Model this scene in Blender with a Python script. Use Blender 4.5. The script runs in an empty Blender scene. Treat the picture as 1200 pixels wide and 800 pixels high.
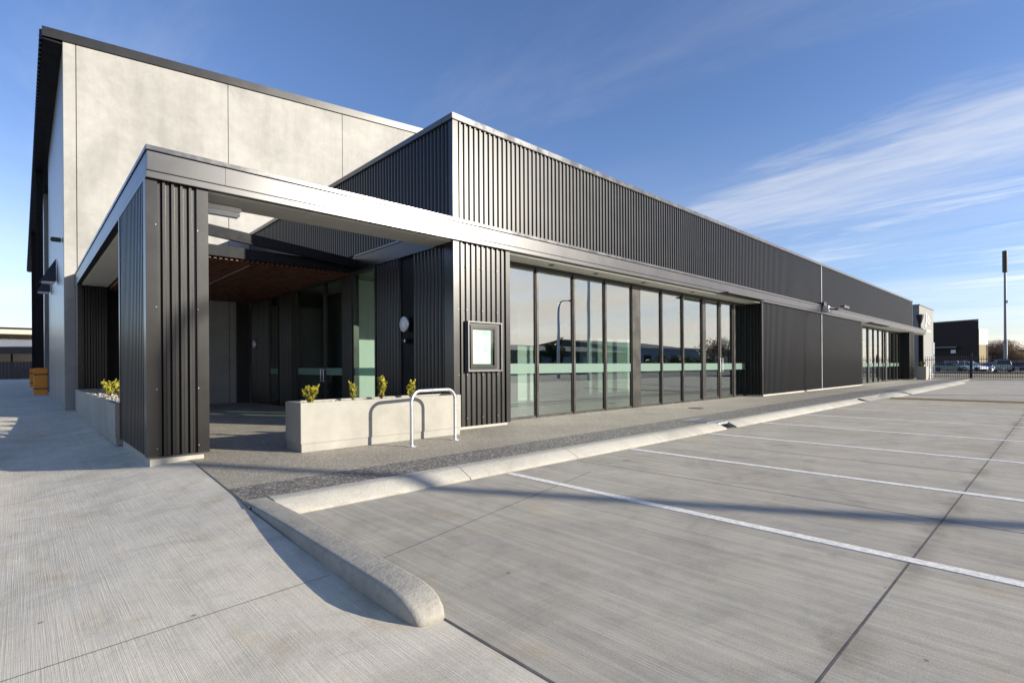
import bpy, bmesh, math, random
from mathutils import Vector, Matrix
R = math.radians
random.seed(7)
S = bpy.context.scene
COL = S.collection

# ------------------------------------------------------------------ camera
cam = bpy.data.cameras.new('camera'); cam_o = bpy.data.objects.new('camera', cam); COL.objects.link(cam_o)
cam.sensor_width = 36; cam.lens = 18.3; cam.clip_start = 0.05; cam.clip_end = 3000
cam.shift_y = 29.2/1200
VA = R(46.69)
cam_o.location = (0, 0, 1.15)
ROLL = math.atan2(8, 1222)
cam_o.rotation_euler = (Matrix.Rotation(VA-math.pi/2, 4, 'Z') @ Matrix.Rotation(math.pi/2, 4, 'X') @ Matrix.Rotation(-ROLL, 4, 'Z')).to_euler()
S.camera = cam_o
# principal point correction of the roll about the shifted centre is below a pixel

# ------------------------------------------------------------------ light
SUN_EL, SUN_AZ = R(15.8), R(30.5)          # light travels toward (-sin az, cos az)
sd = Vector((math.sin(SUN_AZ)*math.cos(SUN_EL), -math.cos(SUN_AZ)*math.cos(SUN_EL), math.sin(SUN_EL)))
sl = bpy.data.lights.new('sun', 'SUN'); sl.energy = 4.6; sl.angle = R(0.5); sl.color = (1, .93, .80)
so = bpy.data.objects.new('sun', sl); COL.objects.link(so)
so.rotation_euler = sd.to_track_quat('Z', 'Y').to_euler()

S.view_settings.view_transform = 'Standard'; S.view_settings.look = 'None'
S.view_settings.gamma = 1; S.view_settings.use_curve_mapping = False
S.view_settings.exposure = 0.87

W = bpy.data.worlds.new('World'); S.world = W; W.use_nodes = True
nt = W.node_tree; nt.nodes.clear()
def N(nt, t, **k):
    n = nt.nodes.new(t)
    for a, b in k.items(): setattr(n, a, b)
    return n
def math_(nt, op, a, b=None, c=None, clamp=False):
    n = N(nt, 'ShaderNodeMath', operation=op, use_clamp=clamp)
    for i, v in enumerate((a, b, c)):
        if v is None: continue
        if isinstance(v, (int, float)): n.inputs[i].default_value = v
        else: nt.links.new(v, n.inputs[i])
    return n.outputs[0]
def mapr(nt, v, a, b, c=0, d=1, smooth=True):
    n = N(nt, 'ShaderNodeMapRange', interpolation_type='SMOOTHSTEP' if smooth else 'LINEAR')
    nt.links.new(v, n.inputs[0])
    for i, x in zip((1, 2, 3, 4), (a, b, c, d)): n.inputs[i].default_value = x
    return n.outputs[0]
sky = N(nt, 'ShaderNodeTexSky', sky_type='NISHITA', sun_disc=False, sun_elevation=SUN_EL, sun_rotation=math.pi-SUN_AZ,
        altitude=0, air_density=1.0, dust_density=0.25, ozone_density=4.0)
tc = N(nt, 'ShaderNodeTexCoord'); sp = N(nt, 'ShaderNodeSeparateXYZ'); nt.links.new(tc.outputs['Generated'], sp.inputs[0])
zz = math_(nt, 'MAXIMUM', sp.outputs[2], 0.02)
zc = math_(nt, 'ADD', zz, 0.03)
cx = math_(nt, 'DIVIDE', sp.outputs[0], zc); cy = math_(nt, 'DIVIDE', sp.outputs[1], zc)
cb = N(nt, 'ShaderNodeCombineXYZ'); nt.links.new(cx, cb.inputs[0]); nt.links.new(cy, cb.inputs[1])
def cloud_noise(rot, sx, sy, det=9, rough=.62, dist=.4, off=(0, 0, 0)):
    m = N(nt, 'ShaderNodeMapping'); nt.links.new(cb.outputs[0], m.inputs[0])
    m.inputs['Rotation'].default_value = (0, 0, rot); m.inputs['Scale'].default_value = (sx, sy, 1); m.inputs['Location'].default_value = off
    n = N(nt, 'ShaderNodeTexNoise'); nt.links.new(m.outputs[0], n.inputs[0])
    n.inputs['Scale'].default_value = 1; n.inputs['Detail'].default_value = det; n.inputs['Roughness'].default_value = rough; n.inputs['Distortion'].default_value = dist
    return n.outputs[0]
# the big cirrus band (direction in the cloud layer)
bdx, bdy = -.38, -1.52; bl = math.hypot(bdx, bdy); bdx /= bl; bdy /= bl
ax_, ay_ = 2.95, 1.75
rx = math_(nt, 'SUBTRACT', cx, ax_); ry = math_(nt, 'SUBTRACT', cy, ay_)
u = math_(nt, 'ADD', math_(nt, 'MULTIPLY', rx, bdx), math_(nt, 'MULTIPLY', ry, bdy))       # along
w_ = math_(nt, 'ADD', math_(nt, 'MULTIPLY', rx, -bdy), math_(nt, 'MULTIPLY', ry, bdx))     # across, + = lower/farther
n1 = cloud_noise(R(14), 5.0, 1.6)
n2 = cloud_noise(R(-30), 9, 2.2, off=(3, 1, 0))
wj = math_(nt, 'ADD', w_, math_(nt, 'MULTIPLY', math_(nt, 'SUBTRACT', n1, .5), .8))
band = math_(nt, 'MULTIPLY', mapr(nt, wj, -.36, .10), mapr(nt, wj, .2, 1.25, 1, 0))
band = math_(nt, 'MULTIPLY', band, mapr(nt, u, -.6, .5))
band = math_(nt, 'MULTIPLY', band, mapr(nt, n2, .25, .75, .6, 1))
streak = math_(nt, 'MULTIPLY', mapr(nt, cloud_noise(R(8), 2.2, .55, off=(1.7, 4, 0)), .42, .75), mapr(nt, u, -2.2, .8))
streak = math_(nt, 'MULTIPLY', streak, mapr(nt, w_, .1, .9, 0, .7))
vs = mapr(nt, cloud_noise(R(35), 1.1, .35, off=(5, 2, 0)), .45, .8, 0, .28)
low = mapr(nt, cloud_noise(R(60), .5, .13, off=(9, 0, 0)), .38, .7, 0, .42)
low = math_(nt, 'MULTIPLY', low, mapr(nt, sp.outputs[2], .02, .45, 1, 0))
sdot = math_(nt, 'ADD', math_(nt, 'MULTIPLY', sp.outputs[0], .5075), math_(nt, 'MULTIPLY', sp.outputs[1], -.8616))
veil = math_(nt, 'MULTIPLY', math_(nt, 'MULTIPLY', mapr(nt, sdot, .45, .85), mapr(nt, sp.outputs[2], .10, .34, 1, .12)), mapr(nt, cloud_noise(R(75), .45, .1, off=(2, 7, 0)), .3, .62, .45, .95))

cl = math_(nt, 'MAXIMUM', math_(nt, 'MAXIMUM', math_(nt, 'MULTIPLY', band, .72), streak), math_(nt, 'MAXIMUM', vs, low), clamp=True)
mx = N(nt, 'ShaderNodeMix', data_type='RGBA'); nt.links.new(cl, mx.inputs[0])
hs0 = N(nt, 'ShaderNodeHueSaturation'); nt.links.new(sky.outputs[0], hs0.inputs['Color']); hs0.inputs['Saturation'].default_value = 1.03; hs0.inputs['Value'].default_value = 1.2
tint = N(nt, 'ShaderNodeMix', data_type='RGBA', blend_type='MULTIPLY'); tint.inputs[0].default_value = 1; nt.links.new(hs0.outputs[0], tint.inputs[6]); tint.inputs[7].default_value = (1.26, 1.08, 1.16, 1)
nt.links.new(tint.outputs[2], mx.inputs[6])
# clouds: a whitened version of the sky behind them
hsv = N(nt, 'ShaderNodeHueSaturation'); nt.links.new(sky.outputs[0], hsv.inputs['Color']); hsv.inputs['Saturation'].default_value = .28; hsv.inputs['Value'].default_value = 1.25
ad = N(nt, 'ShaderNodeMix', data_type='RGBA', blend_type='ADD'); ad.inputs[0].default_value = 1
nt.links.new(hsv.outputs[0], ad.inputs[6]); ad.inputs[7].default_value = (1.5, 1.5, 1.65, 1)
nt.links.new(ad.outputs[2], mx.inputs[7])
mv = N(nt, 'ShaderNodeMix', data_type='RGBA'); nt.links.new(veil, mv.inputs[0]); nt.links.new(mx.outputs[2], mv.inputs[6]); mv.inputs[7].default_value = (11.6, 10.0, 9.2, 1)
bg = N(nt, 'ShaderNodeBackground'); bg.inputs[1].default_value = .08; nt.links.new(mv.outputs[2], bg.inputs[0])
ow = N(nt, 'ShaderNodeOutputWorld'); nt.links.new(bg.outputs[0], ow.inputs[0])

# ------------------------------------------------------------------ materials
MATS = {}
def mat(name, col, rough=.6, metal=0., spec=.5, var=0., vscale=3., bump=0., bscale=60., stretch=(1, 1, 1), coat=0., emit=None):
    m = bpy.data.materials.new(name); m.use_nodes = True; MATS[name] = m
    t = m.node_tree; b = t.nodes['Principled BSDF']
    b.inputs['Base Color'].default_value = (*col, 1); b.inputs['Roughness'].default_value = rough
    b.inputs['Metallic'].default_value = metal; b.inputs['Specular IOR Level'].default_value = spec
    b.inputs['Coat Weight'].default_value = coat
    if emit: b.inputs['Emission Color'].default_value = (*emit[0], 1); b.inputs['Emission Strength'].default_value = emit[1]
    tc = N(t, 'ShaderNodeTexCoord'); mp = N(t, 'ShaderNodeMapping'); t.links.new(tc.outputs['Object'], mp.inputs[0]); mp.inputs['Scale'].default_value = stretch
    if var:
        n = N(t, 'ShaderNodeTexNoise'); n.inputs['Scale'].default_value = vscale; n.inputs['Detail'].default_value = 8; n.inputs['Roughness'].default_value = .65
        t.links.new(mp.outputs[0], n.inputs[0])
        mm = N(t, 'ShaderNodeMix', data_type='RGBA'); f = mapr(t, n.outputs[0], .3, .7); t.links.new(f, mm.inputs[0])
        mm.inputs[6].default_value = (*[c*(1-var) for c in col], 1); mm.inputs[7].default_value = (*[min(1, c*(1+var)) for c in col], 1)
        t.links.new(mm.outputs[2], b.inputs['Base Color'])
        rr = mapr(t, n.outputs[0], .3, .7, max(.03, rough-.07), min(1, rough+.07)); t.links.new(rr, b.inputs['Roughness'])
    if bump:
        n = N(t, 'ShaderNodeTexNoise'); n.inputs['Scale'].default_value = bscale; n.inputs['Detail'].default_value = 5
        t.links.new(mp.outputs[0], n.inputs[0])
        bp = N(t, 'ShaderNodeBump'); bp.inputs['Strength'].default_value = bump; bp.inputs['Distance'].default_value = .01
        t.links.new(n.outputs[0], bp.inputs['Height']); t.links.new(bp.outputs[0], b.inputs['Normal'])
    return m

def ramp(t, v, stops):
    r = N(t, 'ShaderNodeValToRGB'); t.links.new(v, r.inputs[0])
    e = r.color_ramp.elements
    while len(e) < len(stops): e.new(.5)
    for el, (p, c) in zip(e, stops): el.position = p; el.color = (*c, 1) if len(c) == 3 else c
    return r.outputs[0]
def noise(t, mp, scale, det=6, rough=.6, dist=0):
    n = N(t, 'ShaderNodeTexNoise'); t.links.new(mp, n.inputs[0]); n.inputs['Scale'].default_value = scale
    n.inputs['Detail'].default_value = det; n.inputs['Roughness'].default_value = rough; n.inputs['Distortion'].default_value = dist
    return n.outputs[0]
def mul(t, a, b, f=1., mode='MULTIPLY'):
    m = N(t, 'ShaderNodeMix', data_type='RGBA', blend_type=mode)
    if isinstance(f, (int, float)): m.inputs[0].default_value = f
    else: t.links.new(f, m.inputs[0])
    for i, x in ((6, a), (7, b)):
        if isinstance(x, tuple): m.inputs[i].default_value = (*x, 1)
        else: t.links.new(x, m.inputs[i])
    return m.outputs[2]
def coords(t, scale=(1, 1, 1), rot=(0, 0, 0), loc=(0, 0, 0)):
    tc = N(t, 'ShaderNodeTexCoord'); mp = N(t, 'ShaderNodeMapping'); t.links.new(tc.outputs['Object'], mp.inputs[0])
    mp.inputs['Scale'].default_value = scale; mp.inputs['Rotation'].default_value = rot; mp.inputs['Location'].default_value = loc
    return mp.outputs[0]

def broom_concrete(name, base, warm, ang=0., seam=None):
    """broom-finished slab concrete: fine grooves, cloudy trowel marks, rusty and dark stains"""
    m = bpy.data.materials.new(name); m.use_nodes = True; MATS[name] = m; t = m.node_tree; b = t.nodes['Principled BSDF']
    o = coords(t)
    st = coords(t, (115, 1.3, 1), (0, 0, ang)); st2 = coords(t, (16, .35, 1), (0, 0, ang)); st3 = coords(t, (300, 2.2, 1), (0, 0, ang))
    big = noise(t, o, .45, 7, .6, .6); mid = noise(t, o, 2.2, 9, .72, .5); fine = noise(t, o, 90, 4, .7)
    s1 = noise(t, st, 1, 5, .6); s2 = noise(t, st2, 1, 6, .6, .3); s3 = noise(t, st3, 1, 3, .6)
    c = ramp(t, big, [(.3, tuple(x*.86 for x in base)), (.7, tuple(x*1.1 for x in base))])
    c = mul(t, c, ramp(t, mid, [(.3, (.78, .79, .80)), (.5, (1, 1, 1)), (.72, (1.12, 1.11, 1.09))]), .9)
    c = mul(t, c, ramp(t, s1, [(.3, (.86, .86, .86)), (.65, (1.08, 1.08, 1.08))]), .45)
    c = mul(t, c, ramp(t, s2, [(.3, (.88, .88, .88)), (.65, (1.07, 1.07, 1.06))]), .4)
    c = mul(t, c, ramp(t, s3, [(.3, (.86, .86, .86)), (.65, (1.1, 1.1, 1.1))]), .7)
    c = mul(t, c, ramp(t, fine, [(.3, (.88, .88, .88)), (.6, (1.06, 1.06, 1.06))]), .9)
    stain = noise(t, coords(t, (1, .8, 1), (0, 0, .3), (3, 9, 0)), 1.3, 8, .7, .8)
    c = mul(t, c, warm, mapr(t, stain, .5, .7, 0, .9))
    rust = noise(t, coords(t, (1, 1, 1), (0, 0, .3), (13, 2, 0)), 3.1, 6, .7, .3)
    c = mul(t, c, (.62, .5, .36), mapr(t, rust, .66, .76, 0, .6))
    stainn = noise(t, coords(t, (1, 1, 1), (0, 0, 0), (7, 3, 0)), 2.4, 7, .7, .5)
    if seam is not None:      # dirt washed along the joint, patchy
        sx_ = N(t, 'ShaderNodeSeparateXYZ'); t.links.new(o, sx_.inputs[0])
        dj = math_(t, 'ABSOLUTE', math_(t, 'ADD', math_(t, 'SUBTRACT', sx_.outputs[1], seam), math_(t, 'MULTIPLY', math_(t, 'SUBTRACT', mid, .5), .35)))
        c = mul(t, c, (.62, .60, .57), math_(t, 'MULTIPLY', mapr(t, dj, .0, .14, .8, 0), mapr(t, noise(t, coords(t, (1, 1, 1), (0, 0, 0), (5, 5, 0)), .9, 5, .6), .38, .6)))
        # tyre arcs and oil drips in the bays
        for (ax, ay, rad, wd, amt, colr) in ((8.5, -2.2, 4.6, .07, .5, (.80, .79, .78)), (8.5, -2.2, 3.15, .07, .45, (.80, .79, .78)), (1.2, -1.0, 4.55, .10, .6, (1.13, 1.13, 1.12)), (14, 8, 7.4, .08, .4, (.82, .81, .8))):
            vm = N(t, 'ShaderNodeVectorMath', operation='DISTANCE'); t.links.new(o, vm.inputs[0]); vm.inputs[1].default_value = (ax, ay, -.1)
            dd = math_(t, 'ABSOLUTE', math_(t, 'SUBTRACT', vm.outputs['Value'], rad))
            c = mul(t, c, colr, math_(t, 'MULTIPLY', mapr(t, dd, wd*.6, wd*1.3, amt, 0), mapr(t, stainn, .4, .62)))
        v3 = N(t, 'ShaderNodeTexVoronoi'); t.links.new(o, v3.inputs[0]); v3.inputs['Scale'].default_value = .75
        c = mul(t, c, (.58, .56, .54), mapr(t, math_(t, 'ADD', v3.outputs['Distance'], math_(t, 'MULTIPLY', math_(t, 'SUBTRACT', mid, .5), .12)), .02, .055, .75, 0))
        c = mul(t, c, ramp(t, s2, [(.35, (.86, .86, .86)), (.62, (1.08, 1.08, 1.07))]), .7)
    blot = noise(t, coords(t, (.8, 1, 1), (0, 0, 0), (21, 4, 0)), .8, 9, .78, 1.5)
    c = mul(t, c, (.84, .83, .82), mapr(t, blot, .5, .66, 0, .85))
    scuff = noise(t, coords(t, (.5, 6, 1), (0, 0, .5), (2, 8, 0)), 1.2, 7, .7, .6)
    c = mul(t, c, (.80, .79, .78), mapr(t, scuff, .62, .72, 0, .6))
    vor = N(t, 'ShaderNodeTexVoronoi'); t.links.new(o, vor.inputs[0]); vor.inputs['Scale'].default_value = 2.1
    c = mul(t, c, (.35, .33, .3), mapr(t, vor.outputs['Distance'], .02, .035, .8, 0))
    pale = noise(t, coords(t, (1, .5, 1), (0, 0, -.4), (1, 31, 0)), 1.9, 9, .75, 1.2)
    c = mul(t, c, (1.25, 1.25, 1.24), mapr(t, pale, .6, .72, 0, .7))
    t.links.new(c, b.inputs['Base Color']); b.inputs['Roughness'].default_value = .8; b.inputs['Specular IOR Level'].default_value = .3
    hgt = math_(t, 'ADD', math_(t, 'MULTIPLY', s3, .6), math_(t, 'ADD', math_(t, 'MULTIPLY', s1, .6), math_(t, 'MULTIPLY', fine, .35)))
    bp = N(t, 'ShaderNodeBump'); bp.inputs['Strength'].default_value = .55; bp.inputs['Distance'].default_value = .006
    t.links.new(hgt, bp.inputs['Height']); t.links.new(bp.outputs[0], b.inputs['Normal'])
    return m
M_drive = broom_concrete('driveway_concrete', (.65, .59, .475), (.92, .84, .70))
M_lot = broom_concrete('car_park_concrete', (.425, .39, .325), (1.0, .93, .83), seam=.67)

def aggregate(name, lo, hi, scale, grout):
    m = bpy.data.materials.new(name); m.use_nodes = True; MATS[name] = m; t = m.node_tree; b = t.nodes['Principled BSDF']
    o = coords(t)
    v = N(t, 'ShaderNodeTexVoronoi'); t.links.new(o, v.inputs[0]); v.inputs['Scale'].default_value = scale
    sepc = N(t, 'ShaderNodeSeparateColor'); t.links.new(v.outputs['Color'], sepc.inputs[0])
    c = ramp(t, sepc.outputs[0], [(0, lo), (.55, tuple((a+b_)/2 for a, b_ in zip(lo, hi))), (.85, hi), (1, tuple(min(.8, x*1.7) for x in hi))])
    c = mul(t, c, grout, mapr(t, v.outputs['Distance'], .42, .62, 0, .8), 'MIX')
    c = mul(t, c, ramp(t, noise(t, o, .9, 7, .65, .4), [(.3, (.85, .84, .82)), (.7, (1.12, 1.11, 1.1))]), .9)
    t.links.new(c, b.inputs['Base Color']); b.inputs['Roughness'].default_value = .72
    bp = N(t, 'ShaderNodeBump'); bp.inputs['Strength'].default_value = .6; bp.inputs['Distance'].default_value = .005; bp.invert = True
    t.links.new(v.outputs['Distance'], bp.inputs['Height']); t.links.new(bp.outputs[0], b.inputs['Normal'])
    return m
M_path = aggregate('footpath_aggregate', (.17, .148, .112), (.50, .45, .36), 85, (.29, .265, .215))
M_border = aggregate('dark_aggregate', (.045, .043, .04), (.36, .33, .29), 48, (.12, .11, .10))

def panel_concrete(name, base, rough=.75, drip=.5, rough_cast=0):
    m = bpy.data.materials.new(name); m.use_nodes = True; MATS[name] = m; t = m.node_tree; b = t.nodes['Principled BSDF']
    o = coords(t)
    c = ramp(t, noise(t, o, .5, 8, .62, .8), [(.3, tuple(x*.80 for x in base)), (.5, base), (.72, tuple(x*1.15 for x in base))])
    c = mul(t, c, ramp(t, noise(t, o, 3.5, 8, .7, .3), [(.3, (.87, .87, .86)), (.7, (1.07, 1.07, 1.07))]), .8)
    c = mul(t, c, ramp(t, noise(t, coords(t, (3, 3, .25)), 1, 8, .65, .2), [(.35, (.85, .84, .82)), (.6, (1.03, 1.03, 1.03))]), drip)
    c = mul(t, c, (.9, .8, .62), mapr(t, noise(t, coords(t, (1, 1, 1), (0, 0, 0), (4, 4, 7)), 1.1, 7, .7, .8), .62, .75, 0, .55))
    c = mul(t, c, (.62, .62, .62), mapr(t, noise(t, coords(t, (1, 1, 2.2), (0, 0, 0), (8, 1, 3)), 1.6, 9, .75, 1.0), .64, .74, 0, .45))
    vor = N(t, 'ShaderNodeTexVoronoi'); t.links.new(o, vor.inputs[0]); vor.inputs['Scale'].default_value = 7
    c = mul(t, c, (.55, .54, .52), mapr(t, vor.outputs['Distance'], .03, .06, .6, 0))
    if rough_cast:
        c = mul(t, c, ramp(t, noise(t, o, 14, 8, .75, .5), [(.34, (.72, .70, .67)), (.5, (1, 1, 1)), (.7, (1.08, 1.08, 1.07))]), .8*rough_cast)
        v2 = N(t, 'ShaderNodeTexVoronoi'); t.links.new(o, v2.inputs[0]); v2.inputs['Scale'].default_value = 38
        c = mul(t, c, (.45, .43, .40), mapr(t, v2.outputs['Distance'], .06, .14, .5*rough_cast, 0))
        zs = N(t, 'ShaderNodeSeparateXYZ'); t.links.new(o, zs.inputs[0])
        lowd = math_(t, 'ADD', zs.outputs[2], math_(t, 'MULTIPLY', noise(t, o, 9, 6, .7), .07))
        c = mul(t, c, (.62, .58, .52), mapr(t, lowd, -.075, -.035, .75, 0))
    t.links.new(c, b.inputs['Base Color']); b.inputs['Roughness'].default_value = rough; b.inputs['Specular IOR Level'].default_value = .35
    bp = N(t, 'ShaderNodeBump'); bp.inputs['Strength'].default_value = .25; bp.inputs['Distance'].default_value = .006
    t.links.new(noise(t, o, 28 if rough_cast else 40, 7, .75), bp.inputs['Height']); t.links.new(bp.outputs[0], b.inputs['Normal'])
    if rough_cast: bp.inputs['Strength'].default_value = .8; bp.inputs['Distance'].default_value = .012
    return m
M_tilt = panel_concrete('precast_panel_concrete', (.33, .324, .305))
M_tilt_shade = panel_concrete('precast_shade_concrete', (.20, .21, .215), .30)  # same precast, darker and bluer: the side wall's shade put into its colour
M_planter = panel_concrete('planter_concrete', (.335, .32, .28), .8, .2)
M_kerb2 = panel_concrete('weathered_kerb_concrete', (.36, .34, .295), .85, .1, .75)
M_kerb = panel_concrete('kerb_concrete', (.42, .40, .35), .85, .1, .3)

def clad(name, base, rough):
    """dark satin paint on folded steel: dust film, soft dulling"""
    m = bpy.data.materials.new(name); m.use_nodes = True; MATS[name] = m; t = m.node_tree; b = t.nodes['Principled BSDF']
    o = coords(t)
    n = noise(t, o, 1.4, 8, .7, .3); n2 = noise(t, coords(t, (30, 30, 1.2)), 1, 5, .6)
    c = ramp(t, n, [(.3, tuple(x*.85 for x in base)), (.7, tuple(x*1.2 for x in base))])
    c = mul(t, c, ramp(t, n2, [(.3, (.85, .85, .85)), (.7, (1.15, 1.14, 1.12))]), .8)
    t.links.new(c, b.inputs['Base Color'])
    t.links.new(mapr(t, n, .3, .7, rough-.012, rough+.02), b.inputs['Roughness'])
    b.inputs['Specular IOR Level'].default_value = .5
    b.inputs['Metallic'].default_value = 0
    return m
M_clad = clad('dark_ribbed_steel', (.005, .0047, .0043), .315)
M_flash = clad('dark_flashing', (.007, .0065, .006), .28)
M_fascia = clad('fascia_steel', (.016, .0165, .018), .31)
M_fascia.node_tree.nodes['Principled BSDF'].inputs['Specular IOR Level'].default_value = .8
M_cap = mat('parapet_flashing', (.05, .05, .052), .25, .0, .8, var=.1)
M_seam2 = mat('dull_case_steel', (.12, .12, .12), .4, .2, var=.1)
M_seam = mat('bright_joint_steel', (.30, .30, .31), .4, .3, var=.1)
M_soffit = mat('soffit_lining', (.50, .49, .44), .7, var=.05)
M_frame = mat('window_frame_aluminium', (.05, .047, .042), .35, .5, var=.1)
M_steel = mat('galvanised_steel', (.55, .56, .58), .38, .85, var=.15, vscale=25)
M_black = mat('black_steel', (.02, .02, .02), .5)
M_beam = mat('dark_beam_paint', (.010, .0105, .013), .5, 0, .12, var=.1)
M_timber = mat('brown_timber_slat', (.12, .046, .023), .55, var=.35, vscale=6, stretch=(1, .2, 1))
M_white = mat('white_paint_wall', (.74, .76, .73), .7, var=.03)
M_line = mat('white_line_paint', (.76, .73, .66), .7, var=.2, vscale=25, bump=.3)
M_yellow = mat('yellow_line_paint', (.60, .42, .08), .75, var=.3, vscale=14)
M_hump = mat('hump_rubber', (.22, .17, .08), .8, var=.3, vscale=8)
M_joint = mat('joint_sealant', (.10, .09, .08), .9, var=.3, vscale=9)
M_orange = mat('orange_plastic', (.75, .28, .02), .5, var=.08)
M_lens = mat('opal_lens', (.75, .77, .8), .25)
M_floor = mat('interior_floor', (.20, .20, .19), .35, var=.1)
M_ceil = mat('interior_ceiling', (.35, .36, .35), .8)
M_dark = mat('interior_dark_wall', (.06, .065, .065), .8, var=.1)
M_greywall = mat('interior_grey_wall', (.28, .33, .30), .8, var=.05)
M_gravel = aggregate('planter_stones', (.25, .23, .2), (.6, .57, .52), 35, (.12, .1, .08))
M_asphalt = mat('asphalt', (.055, .055, .056), .85, var=.25, vscale=1.2, bump=.4, bscale=120)
M_dirt = mat('dry_grass_verge', (.24, .20, .12), .9, var=.35, vscale=1.5, bump=.6)
M_paper = mat('notice_paper', (.8, .8, .76), .6, var=.05, vscale=8)
M_greenprint = mat('green_print', (.45, .56, .50), .6)
M_greyprint = mat('grey_print', (.62, .64, .66), .6)
M_rubber = mat('tyre_rubber', (.018, .018, .018), .85)
M_cglass = mat('car_glass', (.02, .025, .03), .08, .0, .8)
M_red = mat('tail_lamp_red', (.4, .02, .015), .25)
M_iron = mat('cast_iron', (.05, .05, .05), .6, .3, var=.3, vscale=20)
M_bark = mat('bark', (.10, .075, .055), .9, var=.3, vscale=8)

M_brownboard = mat('dark_board', (.05, .045, .045), .8, var=.2)
M_cream = mat('cream_steel', (.42, .38, .31), .5, var=.08)
M_grey0 = mat('grey_roof_steel', (.30, .32, .34), .4, .3, var=.1)
def leafmat(name, a, b_):
    m = bpy.data.materials.new(name); m.use_nodes = True; MATS[name] = m; t = m.node_tree; b = t.nodes['Principled BSDF']
    g = N(t, 'ShaderNodeNewGeometry')
    c = ramp(t, g.outputs['Random Per Island'], [(0, a), (1, b_)])
    t.links.new(c, b.inputs['Base Color']); b.inputs['Roughness'].default_value = .5
    tr = N(t, 'ShaderNodeBsdfTranslucent'); t.links.new(c, tr.inputs[0])
    mx = N(t, 'ShaderNodeMixShader'); mx.inputs[0].default_value = .35
    t.links.new(b.outputs[0], mx.inputs[1]); t.links.new(tr.outputs[0], mx.inputs[2])
    t.links.new(mx.outputs[0], t.nodes['Material Output'].inputs[0])
    return m
M_leaf_y = leafmat('yellow_green_leaf', (.22, .24, .02), (.62, .52, .06))
M_leaf_g = leafmat('green_leaf', (.05, .075, .02), (.13, .16, .04))
M_leaf_d = leafmat('dark_leaf', (.02, .03, .012), (.06, .075, .03))
M_twig = leafmat('bare_twig', (.07, .045, .03), (.2, .14, .09))

def glassmat(name, tint, ior, ref=(.92, .95, .95)):
    m = bpy.data.materials.new(name); m.use_nodes = True; MATS[name] = m; t = m.node_tree; t.nodes.remove(t.nodes['Principled BSDF'])
    tr = N(t, 'ShaderNodeBsdfTransparent'); tr.inputs[0].default_value = (*tint, 1)
    gl = N(t, 'ShaderNodeBsdfGlossy'); gl.inputs['Color'].default_value = (*ref, 1); gl.inputs['Roughness'].default_value = 0.0
    o = coords(t)
    bp = N(t, 'ShaderNodeBump'); bp.inputs['Strength'].default_value = .06; bp.inputs['Distance'].default_value = .01
    t.links.new(noise(t, o, 1.3, 1, .4), bp.inputs['Height']); t.links.new(bp.outputs[0], gl.inputs['Normal'])
    lw = N(t, 'ShaderNodeLayerWeight'); lw.inputs[0].default_value = .5
    fac = math_(t, 'ADD', math_(t, 'MULTIPLY', math_(t, 'POWER', lw.outputs['Facing'], 5.0), 1-ior), ior, clamp=True)
    mx = N(t, 'ShaderNodeMixShader'); t.links.new(fac, mx.inputs[0])
    t.links.new(tr.outputs[0], mx.inputs[1]); t.links.new(gl.outputs[0], mx.inputs[2]); t.links.new(mx.outputs[0], t.nodes['Material Output'].inputs[0])
    return m
M_glass = glassmat('tinted_glass', (.82, .90, .86), .26)
M_glass2 = glassmat('clear_entry_glass', (.86, .93, .89), .05)
M_band = bpy.data.materials.new('frosted_band'); M_band.use_nodes = True
_t = M_band.node_tree; _b = _t.nodes['Principled BSDF']; _b.inputs['Base Color'].default_value = (.24, .33, .28, 1); _b.inputs['Roughness'].default_value = .3
_tr = N(_t, 'ShaderNodeBsdfTransparent'); _tr.inputs[0].default_value = (.6, .8, .7, 1)
_mx = N(_t, 'ShaderNodeMixShader'); _mx.inputs[0].default_value = .4
_t.links.new(_b.outputs[0], _mx.inputs[1]); _t.links.new(_tr.outputs[0], _mx.inputs[2]); _t.links.new(_mx.outputs[0], _t.nodes['Material Output'].inputs[0])

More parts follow.
